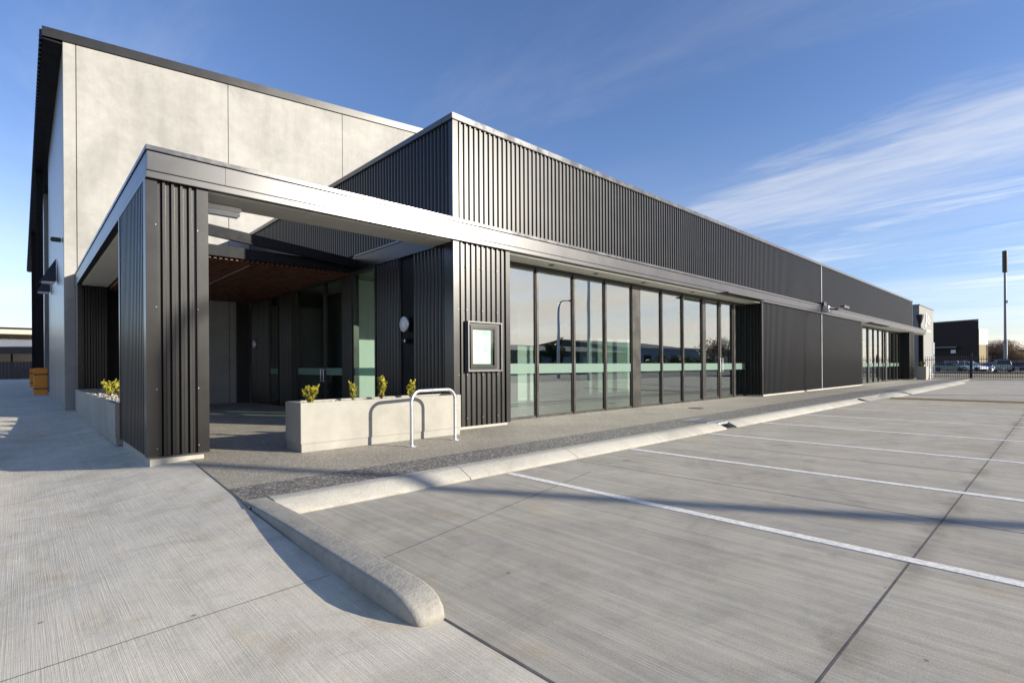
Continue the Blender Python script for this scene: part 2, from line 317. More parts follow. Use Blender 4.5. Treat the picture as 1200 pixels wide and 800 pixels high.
# ------------------------------------------------------------------ mesh helpers
class MB:
    def __init__(s): s.v = []; s.f = []; s.smooth = False
    def add(s, vs, fs):
        n = len(s.v); s.v += [tuple(v) for v in vs]; s.f += [tuple(i+n for i in f) for f in fs]; return s
    def box(s, x0, x1, y0, y1, z0, z1):
        vs = [(x, y, z) for z in (z0, z1) for x, y in ((x0, y0), (x1, y0), (x1, y1), (x0, y1))]
        return s.add(vs, [(3, 2, 1, 0), (4, 5, 6, 7), (0, 1, 5, 4), (1, 2, 6, 5), (2, 3, 7, 6), (3, 0, 4, 7)])
    def prism(s, pts, z0, z1):
        """vertical prism from plan polygon; z0/z1 numbers or per-vertex lists"""
        n = len(pts); a = z0 if isinstance(z0, list) else [z0]*n; b = z1 if isinstance(z1, list) else [z1]*n
        vs = [(x, y, a[i]) for i, (x, y) in enumerate(pts)]+[(x, y, b[i]) for i, (x, y) in enumerate(pts)]
        return s.add(vs, [tuple(range(n-1, -1, -1)), tuple(range(n, 2*n))]+[(i, (i+1) % n, n+(i+1) % n, n+i) for i in range(n)])
    def sweep(s, prof, path):
        """prof: function(i)->list of 3d points for station i; all same count, closed loop, capped"""
        loops = [prof(p) for p in path]; n = len(loops[0]); vs = [q for l in loops for q in l]; fs = []
        for k in range(len(loops)-1):
            for i in range(n): fs.append((k*n+i, k*n+(i+1) % n, (k+1)*n+(i+1) % n, (k+1)*n+i))
        fs.append(tuple(range(n-1, -1, -1))); fs.append(tuple((len(loops)-1)*n+i for i in range(n)))
        return s.add(vs, fs)
    def tube(s, pts, r, n=10):
        pts = [Vector(p) for p in pts]; rs = r if isinstance(r, list) else [r]*len(pts)
        t0 = (pts[1]-pts[0]).normalized(); up = Vector((0, 0, 1)) if abs(t0.z) < .9 else Vector((1, 0, 0)); a = t0.cross(up).normalized()
        loops = []
        for i, p in enumerate(pts):
            t = ((pts[min(i+1, len(pts)-1)]-p).normalized()+(p-pts[max(i-1, 0)]).normalized()).normalized()
            a = (a-t*a.dot(t)).normalized(); b = t.cross(a)
            loops.append([p+(a*math.cos(q)+b*math.sin(q))*rs[i] for q in [2*math.pi*j/n for j in range(n)]])
        vs = [q for l in loops for q in l]; fs = []
        for k in range(len(loops)-1):
            for i in range(n): fs.append((k*n+i, k*n+(i+1) % n, (k+1)*n+(i+1) % n, (k+1)*n+i))
        fs.append(tuple(range(n-1, -1, -1))); fs.append(tuple((len(loops)-1)*n+i for i in range(n)))
        return s.add(vs, fs)
    def lathe(s, prof, c=(0, 0, 0), axis='Z', n=20):
        vs = []; fs = []
        for r, h in prof:
            for j in range(n):
                q = 2*math.pi*j/n; a, b = r*math.cos(q), r*math.sin(q)
                p = {'Z': (a, b, h), 'X': (h, a, b), 'Y': (b, h, a)}[axis]
                vs.append((p[0]+c[0], p[1]+c[1], p[2]+c[2]))
        for k in range(len(prof)-1):
            for i in range(n): fs.append((k*n+i, k*n+(i+1) % n, (k+1)*n+(i+1) % n, (k+1)*n+i))
        fs.append(tuple(range(n-1, -1, -1))); fs.append(tuple((len(prof)-1)*n+i for i in range(n)))
        return s.add(vs, fs)
    def build(s, name, m, parent=None, bevel=0, smooth=False, seg=2):
        me = bpy.data.meshes.new(name); me.from_pydata(s.v, [], s.f); me.update()
        o = bpy.data.objects.new(name, me); COL.objects.link(o); me.materials.append(m)
        bm = bmesh.new(); bm.from_mesh(me); bmesh.ops.recalc_face_normals(bm, faces=bm.faces)
        if bevel: 
            bmesh.ops.bevel(bm, geom=[e for e in bm.edges if len(e.link_faces) == 2 and e.calc_face_angle(0) > .5], offset=bevel, segments=seg, affect='EDGES', clamp_overlap=True)
        bm.to_mesh(me); bm.free()
        if smooth or bevel:
            me.set_sharp_from_angle(angle=R(40)) if hasattr(me, 'set_sharp_from_angle') else None
            for p in me.polygons: p.use_smooth = True
        if parent:
            o.parent = parent
            if parent.type == 'EMPTY' or parent.type == 'MESH':
                o.matrix_parent_inverse = Matrix.Identity(4)
        return o
def tag(o, label=None, cat=None, group=None, kind=None):
    if label: o['label'] = label
    if cat: o['category'] = cat
    if group: o['group'] = group
    if kind: o['kind'] = kind
    return o
def empty(name, loc=(0, 0, 0), rz=0, **k):
    o = bpy.data.objects.new(name, None); COL.objects.link(o); o.location = loc; o.rotation_euler = (0, 0, rz); o.empty_display_size = .2
    tag(o, **k); return o
def struct(mb, name, m, **k):
    o = mb.build(name, m, **k); o['kind'] = 'structure'; return o
def children(o): return [c for c in bpy.data.objects if c.parent == o]
def copy_tree(o, parent=None):
    c = o.copy(); COL.objects.link(c); c.parent = parent
    for ch in children(o): copy_tree(ch, c)
    return c

def ribs(mb, axis, a0, a1, plane, out, z0, z1, pitch=.12, depth=.032, phase=0., zt=None):
    """folded rib sheet. axis 'X': runs along X on plane y=plane, out = outward sign. zt: optional function(a)->top z"""
    vy, sl_, cr = .046*pitch/.12, .019*pitch/.12, .036*pitch/.12
    pts = []; a = a0
    seq = [(0, 0), (vy, 0), (vy+sl_, 1), (vy+sl_+cr, 1)]
    k = 0
    while True:
        done = False
        for off, h in seq:
            x = a0-phase+k*pitch+off
            if x < a0: continue
            if x >= a1: done = True; break
            pts.append((x, h))
        if done: break
        k += 1
    pts = ([(a0, pts[0][1])] if pts[0][0] > a0+1e-4 else [])+pts+[(a1, pts[-1][1])]
    vs = []; fs = []
    for i, (x, h) in enumerate(pts):
        y = plane+out*depth*h
        t = zt(x) if zt else z1
        for z in (z0, t): vs.append((x, y, z) if axis == 'X' else (y, x, z))
        if i: fs.append((2*i-2, 2*i, 2*i+1, 2*i-1))
    return mb.add(vs, fs)

# ------------------------------------------------------------------ ground
mb = MB(); mb.add([(-700, -700, -.32), (900, -700, -.32), (900, 900, -.32), (-700, 900, -.32)], [(0, 1, 2, 3)])
struct(mb, 'ground', M_dirt)
FY = 7.55       # facade plane
KF, KB = 4.50, 4.84   # kerb foot and kerb back
# car park slab
struct(MB().box(1.53, 54.2, -12, KF+.1, -.5, -.10), 'car_park', M_lot)
struct(MB().box(1.53, 300, -42, -12.0, -.5, -.115), 'road', M_asphalt)
struct(MB().box(54.2, 300, -11.99, 60, -.5, -.30), 'verge', M_dirt)
struct(MB().box(98, 290, -14, 40, -.29, -.16), 'far_car_park', M_asphalt)
# driveway as a graded sheet
def sstep(a, b, x):
    t = max(0, min(1, (x-a)/(b-a))); return t*t*(3-2*t)
def drive_z(x, y):
    cross = -.2+.2*max(0, min(1, (x+.1)/1.5))
    far = sstep(9, 17, y); z = cross*(1-far)
    near = sstep(5.2, 2.2, y) if x > 0 else sstep(5.2, 2.2, y)
    return z*(1-near)+(-.10)*near
def drive_sheet(x0f, x1f, ys, nx):
    m = MB(); vs = []; fs = []
    for y in ys:
        for i in range(nx+1):
            x = x0f+(x1f(y)-x0f)*(i/nx)**.5; vs.append((x, y, drive_z(x, y)))
    for j in range(len(ys)-1):
        for i in range(nx): fs.append((j*(nx+1)+i, j*(nx+1)+i+1, (j+1)*(nx+1)+i+1, (j+1)*(nx+1)+i))
    return m.add(vs, fs)
def drive_right(y):
    if y <= 2.1: return 1.515
    if y <= 4.6: return 1.515+(1.36-1.515)*sstep(2.1, 2.6, y)+.03*0
    if y <= 7.07: return 1.36+(1.52-1.36)*(y-4.6)/2.47
    if y <= 7.5: return 1.52
    return 1.52
ys = [-12+i for i in range(12)]+[i*.15 for i in range(0, 60)]+[9+i*.5 for i in range(0, 24)]+[21+i*4 for i in range(24)]
o = struct(drive_sheet(-30, drive_right, ys, 60), 'driveway', M_drive, smooth=True)
# footpath slab (exposed aggregate) with a darker border band along the kerb
jx = lambda y: 1.375+(1.53-1.375)*(y-4.6)/2.47
struct(MB().prism([(jx(5.46), 5.46), (20.6, 5.92), (22.8, 5.95), (54.2, 6.0), (54.2, 25), (1.14, 25), (1.14, 7.62), (1.53, 7.62), (jx(7.07), 7.07)], -.4, 0), 'footpath', M_path)
struct(MB().prism([(jx(4.6), 4.6), (1.55, KB-.03), (54.2, KB-.03), (54.2, 6.0), (22.8, 5.95), (20.6, 5.92), (jx(5.46), 5.46)], -.4, .004), 'footpath_border', M_border)
# kerb along the car park, with the drain gap and the dropped crossing
def kerb_run(path):
    """stations (x, yfoot, yback, ztop)"""
    def pr(p):
        x, yf, yb, zt = p; h = zt+.13; w = yb-yf
        k_ = max(0., min(1., (zt+.085)/.097))
        q = [(0, -.4), (0, -.094), (.05*w, -.094+.022*k_), (.42*w, -.094+.078*k_), (.52*w, -.094+.094*k_), (.62*w, zt-.003*k_), (.72*w, zt), (w, zt), (w, -.4)]
        return [(x, yf+a, b) for a, b in q]
    return MB().sweep(pr, path)
K = .012
segs = [(1.588, 3.6), (3.61, 5.45), (5.46, 7.6), (7.61, 9.98)]
for a, b in segs:
    struct(kerb_run([(a, KF, KB, K), (b, KF, KB, K)]), 'kerb', M_kerb, smooth=True)
for a, b in [(10.42, 13.2), (13.21, 17.0), (17.01, 20.7)]:
    struct(kerb_run([(a, KF, KB, K)]+([(b, KF, KB, K)] if b < 20 else [(19.6, KF, KB, K), (20.2, KF+.02, KB, -.02), (20.7, KF+.06, KB, -.085)])), 'kerb', M_kerb, smooth=True)
for a, b in [(23.3, 29), (29.01, 36), (36.01, 43.3)]:
    st = [(a, 4.25, KB, K), (b, 4.25, KB, K)]
    if a < 24: st = [(22.9, KF, KB, -.085), (23.6, 4.38, KB, -.02), (24.4, 4.26, KB, K), (b, 4.25, KB, K)]
    struct(kerb_run(st), 'kerb', M_kerb, smooth=True)
struct(MB().prism([(20.7, KF-.0), (22.9, KF-.0), (22.9, KB), (20.7, KB)], [-.098, -.098, -.004, -.004], [-.094, -.094, .002, .002]), 'kerb_crossing', M_kerb)
# divider kerb that runs toward the viewer, rounded on top and at its nose
def div_prof(p):
    y, xc, hw, zt = p
    zb = -.4; r = min(.03, hw*.5); q = [(-hw, zb), (-hw-.0, zt-r*1.3)]
    q += [(-hw+r*(1-math.cos(t)), zt-r+r*math.sin(t)) for t in (.3, .7, 1.15, 1.57)]
    q += [(hw-r*(1-math.cos(t)), zt-r+r*math.sin(t)) for t in (1.57, 1.15, .7, .3)]+[(hw, zt-r*1.3), (hw, zb)]
    return [(xc+a, y, max(b, zb)) for a, b in q]
stn = [(4.835, 1.482, .105, .012), (4.4, 1.478, .105, .02), (3.9, 1.474, .105, .026), (3.3, 1.468, .107, .026), (2.6, 1.463, .108, .024), (2.36, 1.461, .106, .020), (2.27, 1.46, .103, .008), (2.205, 1.46, .097, -.012), (2.16, 1.46, .088, -.036), (2.13, 1.46, .075, -.066), (2.115, 1.46, .06, -.105)]
struct(MB().sweep(div_prof, stn), 'kerb', M_kerb2, smooth=True)
# painted stall lines (each just above the slab) and slab joints
XL = [4.15, 6.65, 9.15, 11.62, 14.2, 16.85]
for i, x in enumerate(XL):
    struct(MB().prism([(x-.05-.02*0, KF-.03), (x-.05-.05, -1.0), (x+.05-.05, -1.0), (x+.05, KF-.03)], -.104, -.096), 'parking_line', M_line)
for x, w in ((19.6, .07),):
    struct(MB().prism([(x-w, 3.9), (x-w-.1, -1.0), (x+w-.1, -1.0), (x+w, 3.9)], -.104, -.096), 'parking_line', M_yellow)
struct(MB().prism([(22.5, 4.4), (22.38, -1.0), (22.55, -1.0), (22.6, 4.4)], -.104, -.096), 'parking_line', M_yellow)
struct(MB().prism([(23.35, 4.4), (23.2, -1.0), (23.3, -1.0), (23.45, 4.4)], -.104, -.096), 'parking_line', M_yellow)
def hump(p):
    y = p; return [(22.62, y, -.11), (22.68, y, -.085), (22.85, y, -.06), (23.1, y, -.06), (23.27, y, -.085), (23.33, y, -.11)]
struct(MB().sweep(hump, [4.3, -2.0]), 'speed_hump', M_hump)
for x in (27, 29.6, 32.2, 34.8, 37.4): struct(MB().box(x-.05, x+.05, -1, 4.2, -.104, -.096), 'parking_line', M_line)
def strip(x0, y0, x1, y1, w, z0, z1, name='slab_joint'):
    d = Vector((x1-x0, y1-y0)).normalized(); n = Vector((-d.y, d.x))*w/2
    struct(MB().prism([(x0+n.x, y0+n.y), (x0-n.x, y0-n.y), (x1-n.x, y1-n.y), (x1+n.x, y1+n.y)], z0, z1), name, M_joint)
strip(1.54, .67, 54, .67, .010, -.104, -.0985)
strip(1.66, 3.05, 4.9, 3.85, .006, -.104, -.0985)
strip(7.9, .7, 7.9, 4.45, .006, -.104, -.0985)
strip(13, .7, 13, 4.45, .006, -.104, -.0985); strip(5.35, -5, 5.35, 4.45, .005, -.104, -.0985)
strip(1.522, -8, 1.522, 2.1, .016, -.104, -.0985)
m = MB()
for j in range(30):
    y0 = 4.62+j*(2.45/30); y1 = y0+2.45/30
    m.prism([(jx(y0)-.015, y0), (jx(y0)-.004, y0), (jx(y1)-.004, y1), (jx(y1)-.015, y1)], -.02, .0035)
struct(m, 'slab_joint', M_joint)
# driveway joints follow the grade
def djoint(x0, y0, x1, y1, w=.01, n=60):
    d = Vector((x1-x0, y1-y0)).normalized(); q = Vector((-d.y, d.x))*w/2; m = MB(); vs = []; fs = []
    for i in range(n+1):
        x = x0+(x1-x0)*i/n; y = y0+(y1-y0)*i/n; z = drive_z(x, y)+.004
        vs += [(x+q.x, y+q.y, z), (x-q.x, y-q.y, z)]
        if i: fs.append((2*i-2, 2*i-1, 2*i+1, 2*i))
    struct(m.add(vs, fs), 'slab_joint', M_joint)
djoint(-20, 2.35, 1.33, 3.0, .004); djoint(-20, 7.0, 1.05, 7.2, .006); djoint(-20, 14.5, .9, 14.5, .012)
# gutter drain gap + grate, manhole in the path
g = empty('kerb_drain', (10.2, 4.65, 0), label='kerb inlet drain with steel grate let into the white kerb', cat='drain')
MB().box(-.21, .21, -.1, .2, -.098, -.09).build('sump', M_black, g)
MB().box(-.21, .21, .03, .19, -.03, .014).build('lintel', M_steel, g)
m = MB()
for i in range(9): m.box(-.3+i*.075, -.265+i*.075, .22, .72, .006, .014)
m.box(-.33, .37, .2, .225, .006, .016); m.box(-.33, .37, .715, .74, .006, .016)
m.build('grate', M_steel, g)
g = empty('manhole_cover', (13.1, 6.75, .004), label='small round dark manhole cover in the footpath before the windows', cat='manhole')
MB().lathe([(.2, -.01), (.2, .002), (.17, .004), (.165, .002), (.01, .003)]).build('lid', M_iron, g)

# ------------------------------------------------------------------ main building
B = empty('office_building', (0, 0, 0), label='long low black ribbed steel office building with shopfront glazing and entry canopy', cat='building')
def ibox(name, m, *a, parent=B, bevel=0): return MB().box(*a).build(name, m, parent, bevel=bevel)
CX0, CX1 = 5.68, 47.2       # upper volume
ZT, ZF, ZS = 3.83, 3.44, 3.42
# upper cladding
ribs(MB(), 'X', 5.80, 26.42, FY+.035, -1, ZT-.02, 5.62, phase=.03).build('upper_cladding', M_clad, B)
ribs(MB(), 'X', 26.50, CX1-.1, FY+.035, -1, ZT-.02, 5.62).build('upper_cladding', M_clad, B)
ribs(MB(), 'Y', FY+.13, 19.1, CX0+.035, -1, 3.78, 5.62).build('side_cladding', M_clad, B)
ibox('wall_core', M_black, CX0+.06, CX1, FY+.06, 8.12, 3.6, 5.62)
ibox('wall_core', M_black, CX0+.06, 6.1, 8.12, 19.1, 3.5, 5.62)
MB().prism([(CX0, FY), (5.80, FY), (5.80, FY+.05), (CX0+.05, FY+.05), (CX0+.05, FY+.13), (CX0, FY+.13)], ZT, 5.64).build('corner_flashing', M_flash, B)
ibox('joint_flashing', M_seam, 26.42, 26.50, FY-.012, FY+.05, ZT, 5.62)
ibox('end_flashing', M_flash, CX1-.1, CX1, FY, FY+.05, ZT, 5.62)
MB().box(CX0-.03, CX1+.02, FY-.03, FY+.3, 5.62, 5.73).box(CX0-.03, CX0+.3, FY+.3, 19.08, 5.62, 5.73).build('parapet_cap', M_cap, B, bevel=.006)
ibox('roof', M_beam, CX0+.31, CX1, FY+.31, 30, 5.3, 5.4)
# fascia: cap, main band, lower band
for nm, z0, z1, p, m in (('fascia_cap', 3.772, ZT, .0, M_cap), ('fascia_panel', 3.532, 3.758, .012, M_fascia), ('fascia_drip', ZF, 3.518, .003, M_fascia)):
    f = MB()
    x0 = 1.09+p; y0 = FY-.06+p
    f.box(x0, 52.1, y0, FY+.04, z0, z1)
    f.box(x0, x0+.1, FY+.04, 19.08, z0, z1)
    f.build(nm, m, B, bevel=.004)
for x in (1.95+.0, 4.6, 7.2, 12.5, 18, 23.5, 29, 34.5, 40):
    ibox('fascia_joint', M_black, x, x+.006, FY-.050, FY-.04, 3.533, 3.757)
ibox('fascia_backing', M_black, 1.13, 52.0, FY+.04-.02, FY+.05, ZF+.02, ZT-.01)
# beams behind the fascia, and pale soffits
ibox('canopy_beam', M_flash, 1.2, CX0, FY+.055, 8.2, ZF+.012, ZT-.02)
ibox('canopy_beam', M_flash, 1.2, 1.75, 8.2, 19.08, ZF+.012, ZT-.02)
ibox('soffit', M_soffit, 1.2, CX0-.0, FY+.05, 8.2, ZS, ZF+.01)
ibox('soffit', M_soffit, 1.2, 1.75, 8.203, 19.08, ZS, ZF+.01)
ibox('soffit', M_soffit, 7.08, 19.65, FY+.05, 8.22, ZS-.02, ZF+.0)
ibox('soffit', M_soffit, 33.3, 46.1, FY+.05, 8.22, ZS-.02, ZF+.0)
ibox('soffit', M_soffit, 47.65, 52.0, FY+.05, 9.2, ZS-.02, ZF+.0)
for x in (8.6, 10.2, 12.3, 15.0): MB().lathe([(.055, -.012), (.06, -.004), (.03, -.006), (.028, .01)], (x, 7.82, ZS-.022)).build('downlight', M_black, B)
# corner panel
ribs(MB(), 'X', 5.81, 6.97, FY+.04, -1, .05, ZF, phase=.02, pitch=.125).build('front_cladding', M_clad, B)
MB().prism([(CX0, FY), (5.81, FY), (5.81, FY+.045), (CX0+.05, FY+.045), (CX0+.05, FY+.28), (CX0, FY+.28)], .05, ZF).build('corner_flashing', M_flash, B)
MB().prism([(6.97, FY+.004), (7.08, FY+.004), (7.08, 8.12), (7.05, 8.12), (7.05, FY+.05), (6.97, FY+.05)], .05, ZF-.01).build('jamb_flashing', M_flash, B)
ibox('wall_core', M_black, 5.74, 7.03, FY+.08, 8.1, .05, 3.6)
ibox('plinth', M_kerb, 5.72, 7.0, FY+.02, 8.1, -.1, .045)
# middle cladding
ribs(MB(), 'X', 19.75, 26.42, FY+.04, -1, .06, ZF, phase=.02).build('front_cladding', M_clad, B)
ribs(MB(), 'X', 26.50, 33.22, FY+.04, -1, .06, ZF).build('front_cladding', M_clad, B)
ibox('joint_flashing', M_seam, 26.42, 26.50, FY-.012, FY+.05, .06, ZF)
ibox('jamb_flashing', M_flash, 19.65, 19.75, FY, FY+.05, .05, ZF)
ibox('jamb_flashing', M_flash, 33.22, 33.3, FY, FY+.05, .05, ZF)
ribs(MB(), 'Y', FY+.06, 8.1, 19.685, -1, .05, ZF, pitch=.12).build('return_cladding', M_clad, B)
ribs(MB(), 'Y', FY+.06, 8.1, 46.13, -1, .05, ZF, pitch=.12).build('return_cladding', M_clad, B)
ibox('wall_core', M_black, 19.69, 33.28, FY+.07, 8.3, .05, 3.6)
ibox('plinth', M_kerb, 19.68, 33.28, FY-.02, 8.2, -.1, .055)
ribs(MB(), 'X', 46.2, 47.55, FY+.04, -1, .05, ZF).build('front_cladding', M_clad, B)
ibox('wall_core', M_black, 46.14, 47.63, FY+.07, 9.0, .05, 3.6)
ibox('corner_flashing', M_flash, 46.1, 46.2, FY, FY+.05, .05, ZF)
ibox('corner_flashing', M_flash, 47.55, 47.65, FY, FY+.3, .05, ZF)
# far portico back wall
ribs(MB(), 'X', 47.65, 52.0, 9.3, -1, .02, ZF).build('front_cladding', M_clad, B)
ibox('wall_core', M_black, 47.65, 52.0, 9.32, 9.6, 0, 3.8)
ibox('portico_post', M_clad, 51.7, 52.0, FY+.06, FY+.36, 0, ZF)
# ---- glazing along the front
GY = 8.15
def glaz(x0, x1, edges, door=None, zt=3.36):
    """edges: list of (xa, xb) solid frame uprights between panes; door: indices of panes that are door leaves"""
    xs = [x0]+[v for e in edges for v in e]+[x1]
    panes = [(xs[i], xs[i+1]) for i in range(0, len(xs), 2)]
    for i, (a, b) in enumerate(panes):
        leaf = door and i in door
        w = empty('door' if leaf else 'window', (a, GY, 0)); w.parent = B
        fr = MB(); t = .05 if leaf else .022
        fr.box(0, b-a, -.03, .03, .0, .05 if not leaf else .09).box(0, b-a, -.03, .03, zt-.06, zt)
        fr.box(0, t, -.031, .03, .0, zt).box(b-a-t, b-a, -.031, .03, .0, zt)
        fr.build('frame', M_frame, w)
        MB().box(t, b-a-t, -.006, .002, .05, zt-.06).build('glass', M_glass, w)
        MB().box(t+.002, b-a-t-.002, -.012, -.009, .99, 1.21).build('frosted_band', M_band, w)
        if leaf:
            hx = b-a-.025 if i == door[0] else .025
            MB().tube([(hx, -.03, .92), (hx, -.09, .92), (hx, -.09, 1.38), (hx, -.03, 1.38)], .014, 8).build('handle', M_steel, w, smooth=True)
    for a, b in edges:
        MB().box(a, b, -.055+GY, GY+.05, 0, zt).build('mullion', M_frame, B, bevel=.004)
    MB().box(x0-.02, x1+.02, GY-.035, GY+.035, zt, ZF-.0).build('head_frame', M_frame, B)
    MB().box(x0, x1, GY-.08, GY+.06, -.05, .012).build('door_sill', M_cap, B)
glaz(7.1, 19.62, [(8.40, 8.47), (9.68, 9.75), (10.94, 11.01), (12.17, 12.57), (13.68, 13.75), (14.92, 14.99), (16.20, 16.42), (17.42, 17.55), (18.52, 18.68)], door=(7, 8))
# fix: leaves meet between panes 7 and 8
glaz(33.34, 46.08, [(34.5, 34.57), (35.8, 35.87), (37.1, 37.4), (38.5, 38.57), (39.75, 39.82), (40.95, 41.02), (41.6, 41.95), (42.9, 42.97), (44.1, 44.17), (45.0, 45.15)], door=(6, 7))
# thin door visors over the two front entries
ibox('door_visor', M_black, 16.2, 19.2, FY-.32, FY-.063, ZF-.015, ZF+.02)
ibox('door_visor', M_black, 34.2, 38.5, FY-.32, FY-.063, ZF-.015, ZF+.02)
# ---- interior seen through glass
ibox('interior_floor', M_floor, 5.9, 46, 8.2, 24.9, .001, .006)
ibox('interior_ceiling', M_ceil, 5.95, 46, 8.2, 24.9, 3.38, 3.45)
ibox('interior_wall', M_dark, 5.9, 46, 22, 22.2, 0, 3.5)
ibox('interior_wall', M_white, 11.95, 12.68, 12.4, 13.6, .006, 3.37)
ibox('interior_wall', M_greywall, 14.2, 14.95, 11.2, 11.6, .006, 3.37)
ibox('interior_wall', M_greywall, 15.25, 16.5, 11.2, 11.35, .006, 3.37)
ibox('interior_wall', M_white, 16.5, 16.68, 11.2, 11.5, .006, 3.37)
ibox('interior_wall', M_greywall, 13.2, 13.9, 16.5, 18, .006, 3.37)
ibox('interior_wall', M_white, 5.98, 7.3, 12.3, 12.45, .006, 3.37)
ibox('interior_wall', M_dark, 6.9, 7.0, 12.5, 20, .006, 3.37)  # added dark wall that keeps the view through the entry doors dim
ibox('interior_wall', M_dark, 19.8, 20, 8.3, 22, 0, 3.4)
ibox('interior_wall', M_dark, 33.1, 33.3, 8.3, 22, 0, 3.4)
ibox('interior_wall', M_greywall, 33.3, 46, 16, 16.2, .006, 3.37)
# ---- corner column of the canopy
ribs(MB(), 'X', 1.21, 1.63, FY+.04, -1, .085, ZF, phase=.09, pitch=.094, depth=.036).build('column_cladding', M_clad, B)
ribs(MB(), 'Y', FY+.13, 9.82, 1.13, -1, .085, ZF, pitch=.12).build('column_cladding', M_clad, B)
ribs(MB(), 'Y', FY+.13, 9.82, 1.72, 1, .085, ZF, pitch=.12).build('column_cladding', M_clad, B)
MB().prism([(1.09, FY), (1.21, FY), (1.21, FY+.05), (1.13, FY+.05), (1.13, FY+.13), (1.09, FY+.13)], .08, ZF).build('corner_flashing', M_flash, B)
MB().prism([(1.63, FY), (1.76, FY), (1.76, FY+.13), (1.72, FY+.13), (1.72, FY+.05), (1.63, FY+.05)], .08, ZF).build('corner_flashing', M_flash, B)
MB().prism([(1.09, 9.82), (1.13, 9.82), (1.13, 9.87), (1.72, 9.87), (1.72, 9.82), (1.76, 9.82), (1.76, 9.92), (1.09, 9.92)], .08, ZF).build('corner_flashing', M_flash, B)
ibox('wall_core', M_black, 1.14, 1.71, FY+.06, 9.86, .08, 3.6)
ibox('plinth', M_kerb, 1.125, 1.70, FY+.03, 9.86, -.3, .078)
# base flashing line under the column sheets
ibox('base_flashing', M_black, 1.1, 1.75, FY-.004, FY+.02, .065, .084)
# screws on flashings
m = MB()
for z in (.18, .9, 1.9, 2.9):
    for x in (1.195, 1.64): MB().lathe([(.0045, -.005), (.0045, 0), (.003, .0)], (x, FY+.003 if x in (1.195, 1.64) else FY+.0, z), 'Y', 6).build('screw', M_steel, B)
for z in (.2, 1.0, 2.2, 3.0):
    for x in (5.79, 5.98, 6.355, 6.73): MB().lathe([(.008, -.006), (.008, 0), (.003, 0)], (x, FY-.0, z), 'Y', 6).build('screw', M_seam, B)
# ---- entry court: roof, beams, slatted ceiling
MB().prism([(1.75, 11.38), (5.66, 11.38), (5.66, 11.5), (1.75, 11.5)], [3.83, 3.50, 3.50, 3.83], [4.04, 3.69, 3.69, 4.04]).build('sloping_beam', M_beam, B)
MB().prism([(1.75, 11.36), (5.66, 11.36), (5.66, 11.38), (1.75, 11.38)], [3.815, 3.485, 3.485, 3.815], [3.84, 3.51, 3.51, 3.84]).build('beam_edge', M_beam, B)
ibox('canopy_beam', M_beam, 1.755, 5.66, 11.52, 11.64, 3.385, 3.60)
MB().prism([(1.2, 12.2), (5.66, 12.2), (5.66, 19.0), (1.2, 19.0)], 3.56, 3.66).build('canopy_roof', M_beam, B)
ibox('ceiling_lining', M_black, 1.76, 5.66, 11.65, 19.0, 3.43, 3.46)
m = MB()
x = 1.80
while x < 5.62:
    m.box(x, x+.05, 11.60, 19.0, 3.345, 3.425); x += .10
m.build('slatted_ceiling', M_timber, B)
ibox('ceiling_track', M_soffit, 3.55, 3.575, 12.0, 18.5, 3.345, 3.358)
# court side wall on X = 5.68
ibox('canopy_beam', M_flash, CX0+.0, CX0+.05, FY+.28, 19.05, 3.40, 3.72)
ibox('beam_edge', M_cap, CX0-.02, CX0+.03, 8.2, 11.36, 3.722, 3.76)
def sidewall(y0, y1):
    ribs(MB(), 'Y', y0, y1, 5.74, -1, .03, 3.40, pitch=.12).build('court_cladding', M_clad, B)
    MB().box(5.745, 5.9, y0, y1, 0, 3.42).build('wall_core', M_black, B)
sidewall(FY+.28, 8.9); sidewall(9.45, 10.42); sidewall(15.3, 16.4); sidewall(17.2, 19.05)
MB().box(5.77, 5.9, 8.9, 9.45, 0, 3.42).build('wall_recess', M_beam, B)
def side_glass(y0, y1, leaf=False, hy=None, t=.05):
    w = empty('door' if leaf else 'window', (5.72, y0, 0)); w.parent = B
    d = y1-y0
    MB().box(-.03, .05, 0, d, 0, .1 if leaf else .05).box(-.03, .05, 0, d, 3.32, 3.4).box(-.03, .05, 0, t, .05, 3.32).box(-.03, .05, d-t, d, .05, 3.32).build('frame', M_frame, w)
    MB().box(.0, .008, t, d-t, .05, 3.32).build('glass', M_glass2, w)
    MB().box(-.01, -.007, t, d-t, .96, 1.14).build('frosted_band', M_band, w)
    if hy is not None: MB().tube([(-.03, hy, .8), (-.09, hy, .8), (-.09, hy, 1.1), (-.03, hy, 1.1)], .014, 8).build('handle', M_steel, w, smooth=True)
side_glass(10.42, 11.5)
ibox('door_post', M_frame, 5.66, 5.85, 11.5, 12.02, 0, 3.4)
side_glass(12.02, 13.09, True, 1.0); side_glass(13.09, 14.95, True, .1); ibox('door_post', M_frame, 5.67, 5.85, 14.95, 15.3, 0, 3.4)
side_glass(16.4, 17.2)
# entry left end wall with door
ribs(MB(), 'X', 1.2, 1.75, 18.2, -1, .02, 3.42, pitch=.12).build('court_cladding', M_clad, B)
MB().box(1.1, 1.75, 18.22, 18.9, 0, 3.5).build('wall_core', M_black, B)
MB().box(1.1, 1.2, 18.1, 18.3, 0, 3.42).build('corner_flashing', M_flash, B)
MB().box(1.75, 2.9, 18.5, 18.9, 0, 3.42).build('wall_core', M_beam, B)
MB().box(5.25, 5.62, 18.9, 19.05, 0, 3.42).build('wall_core', M_black, B)
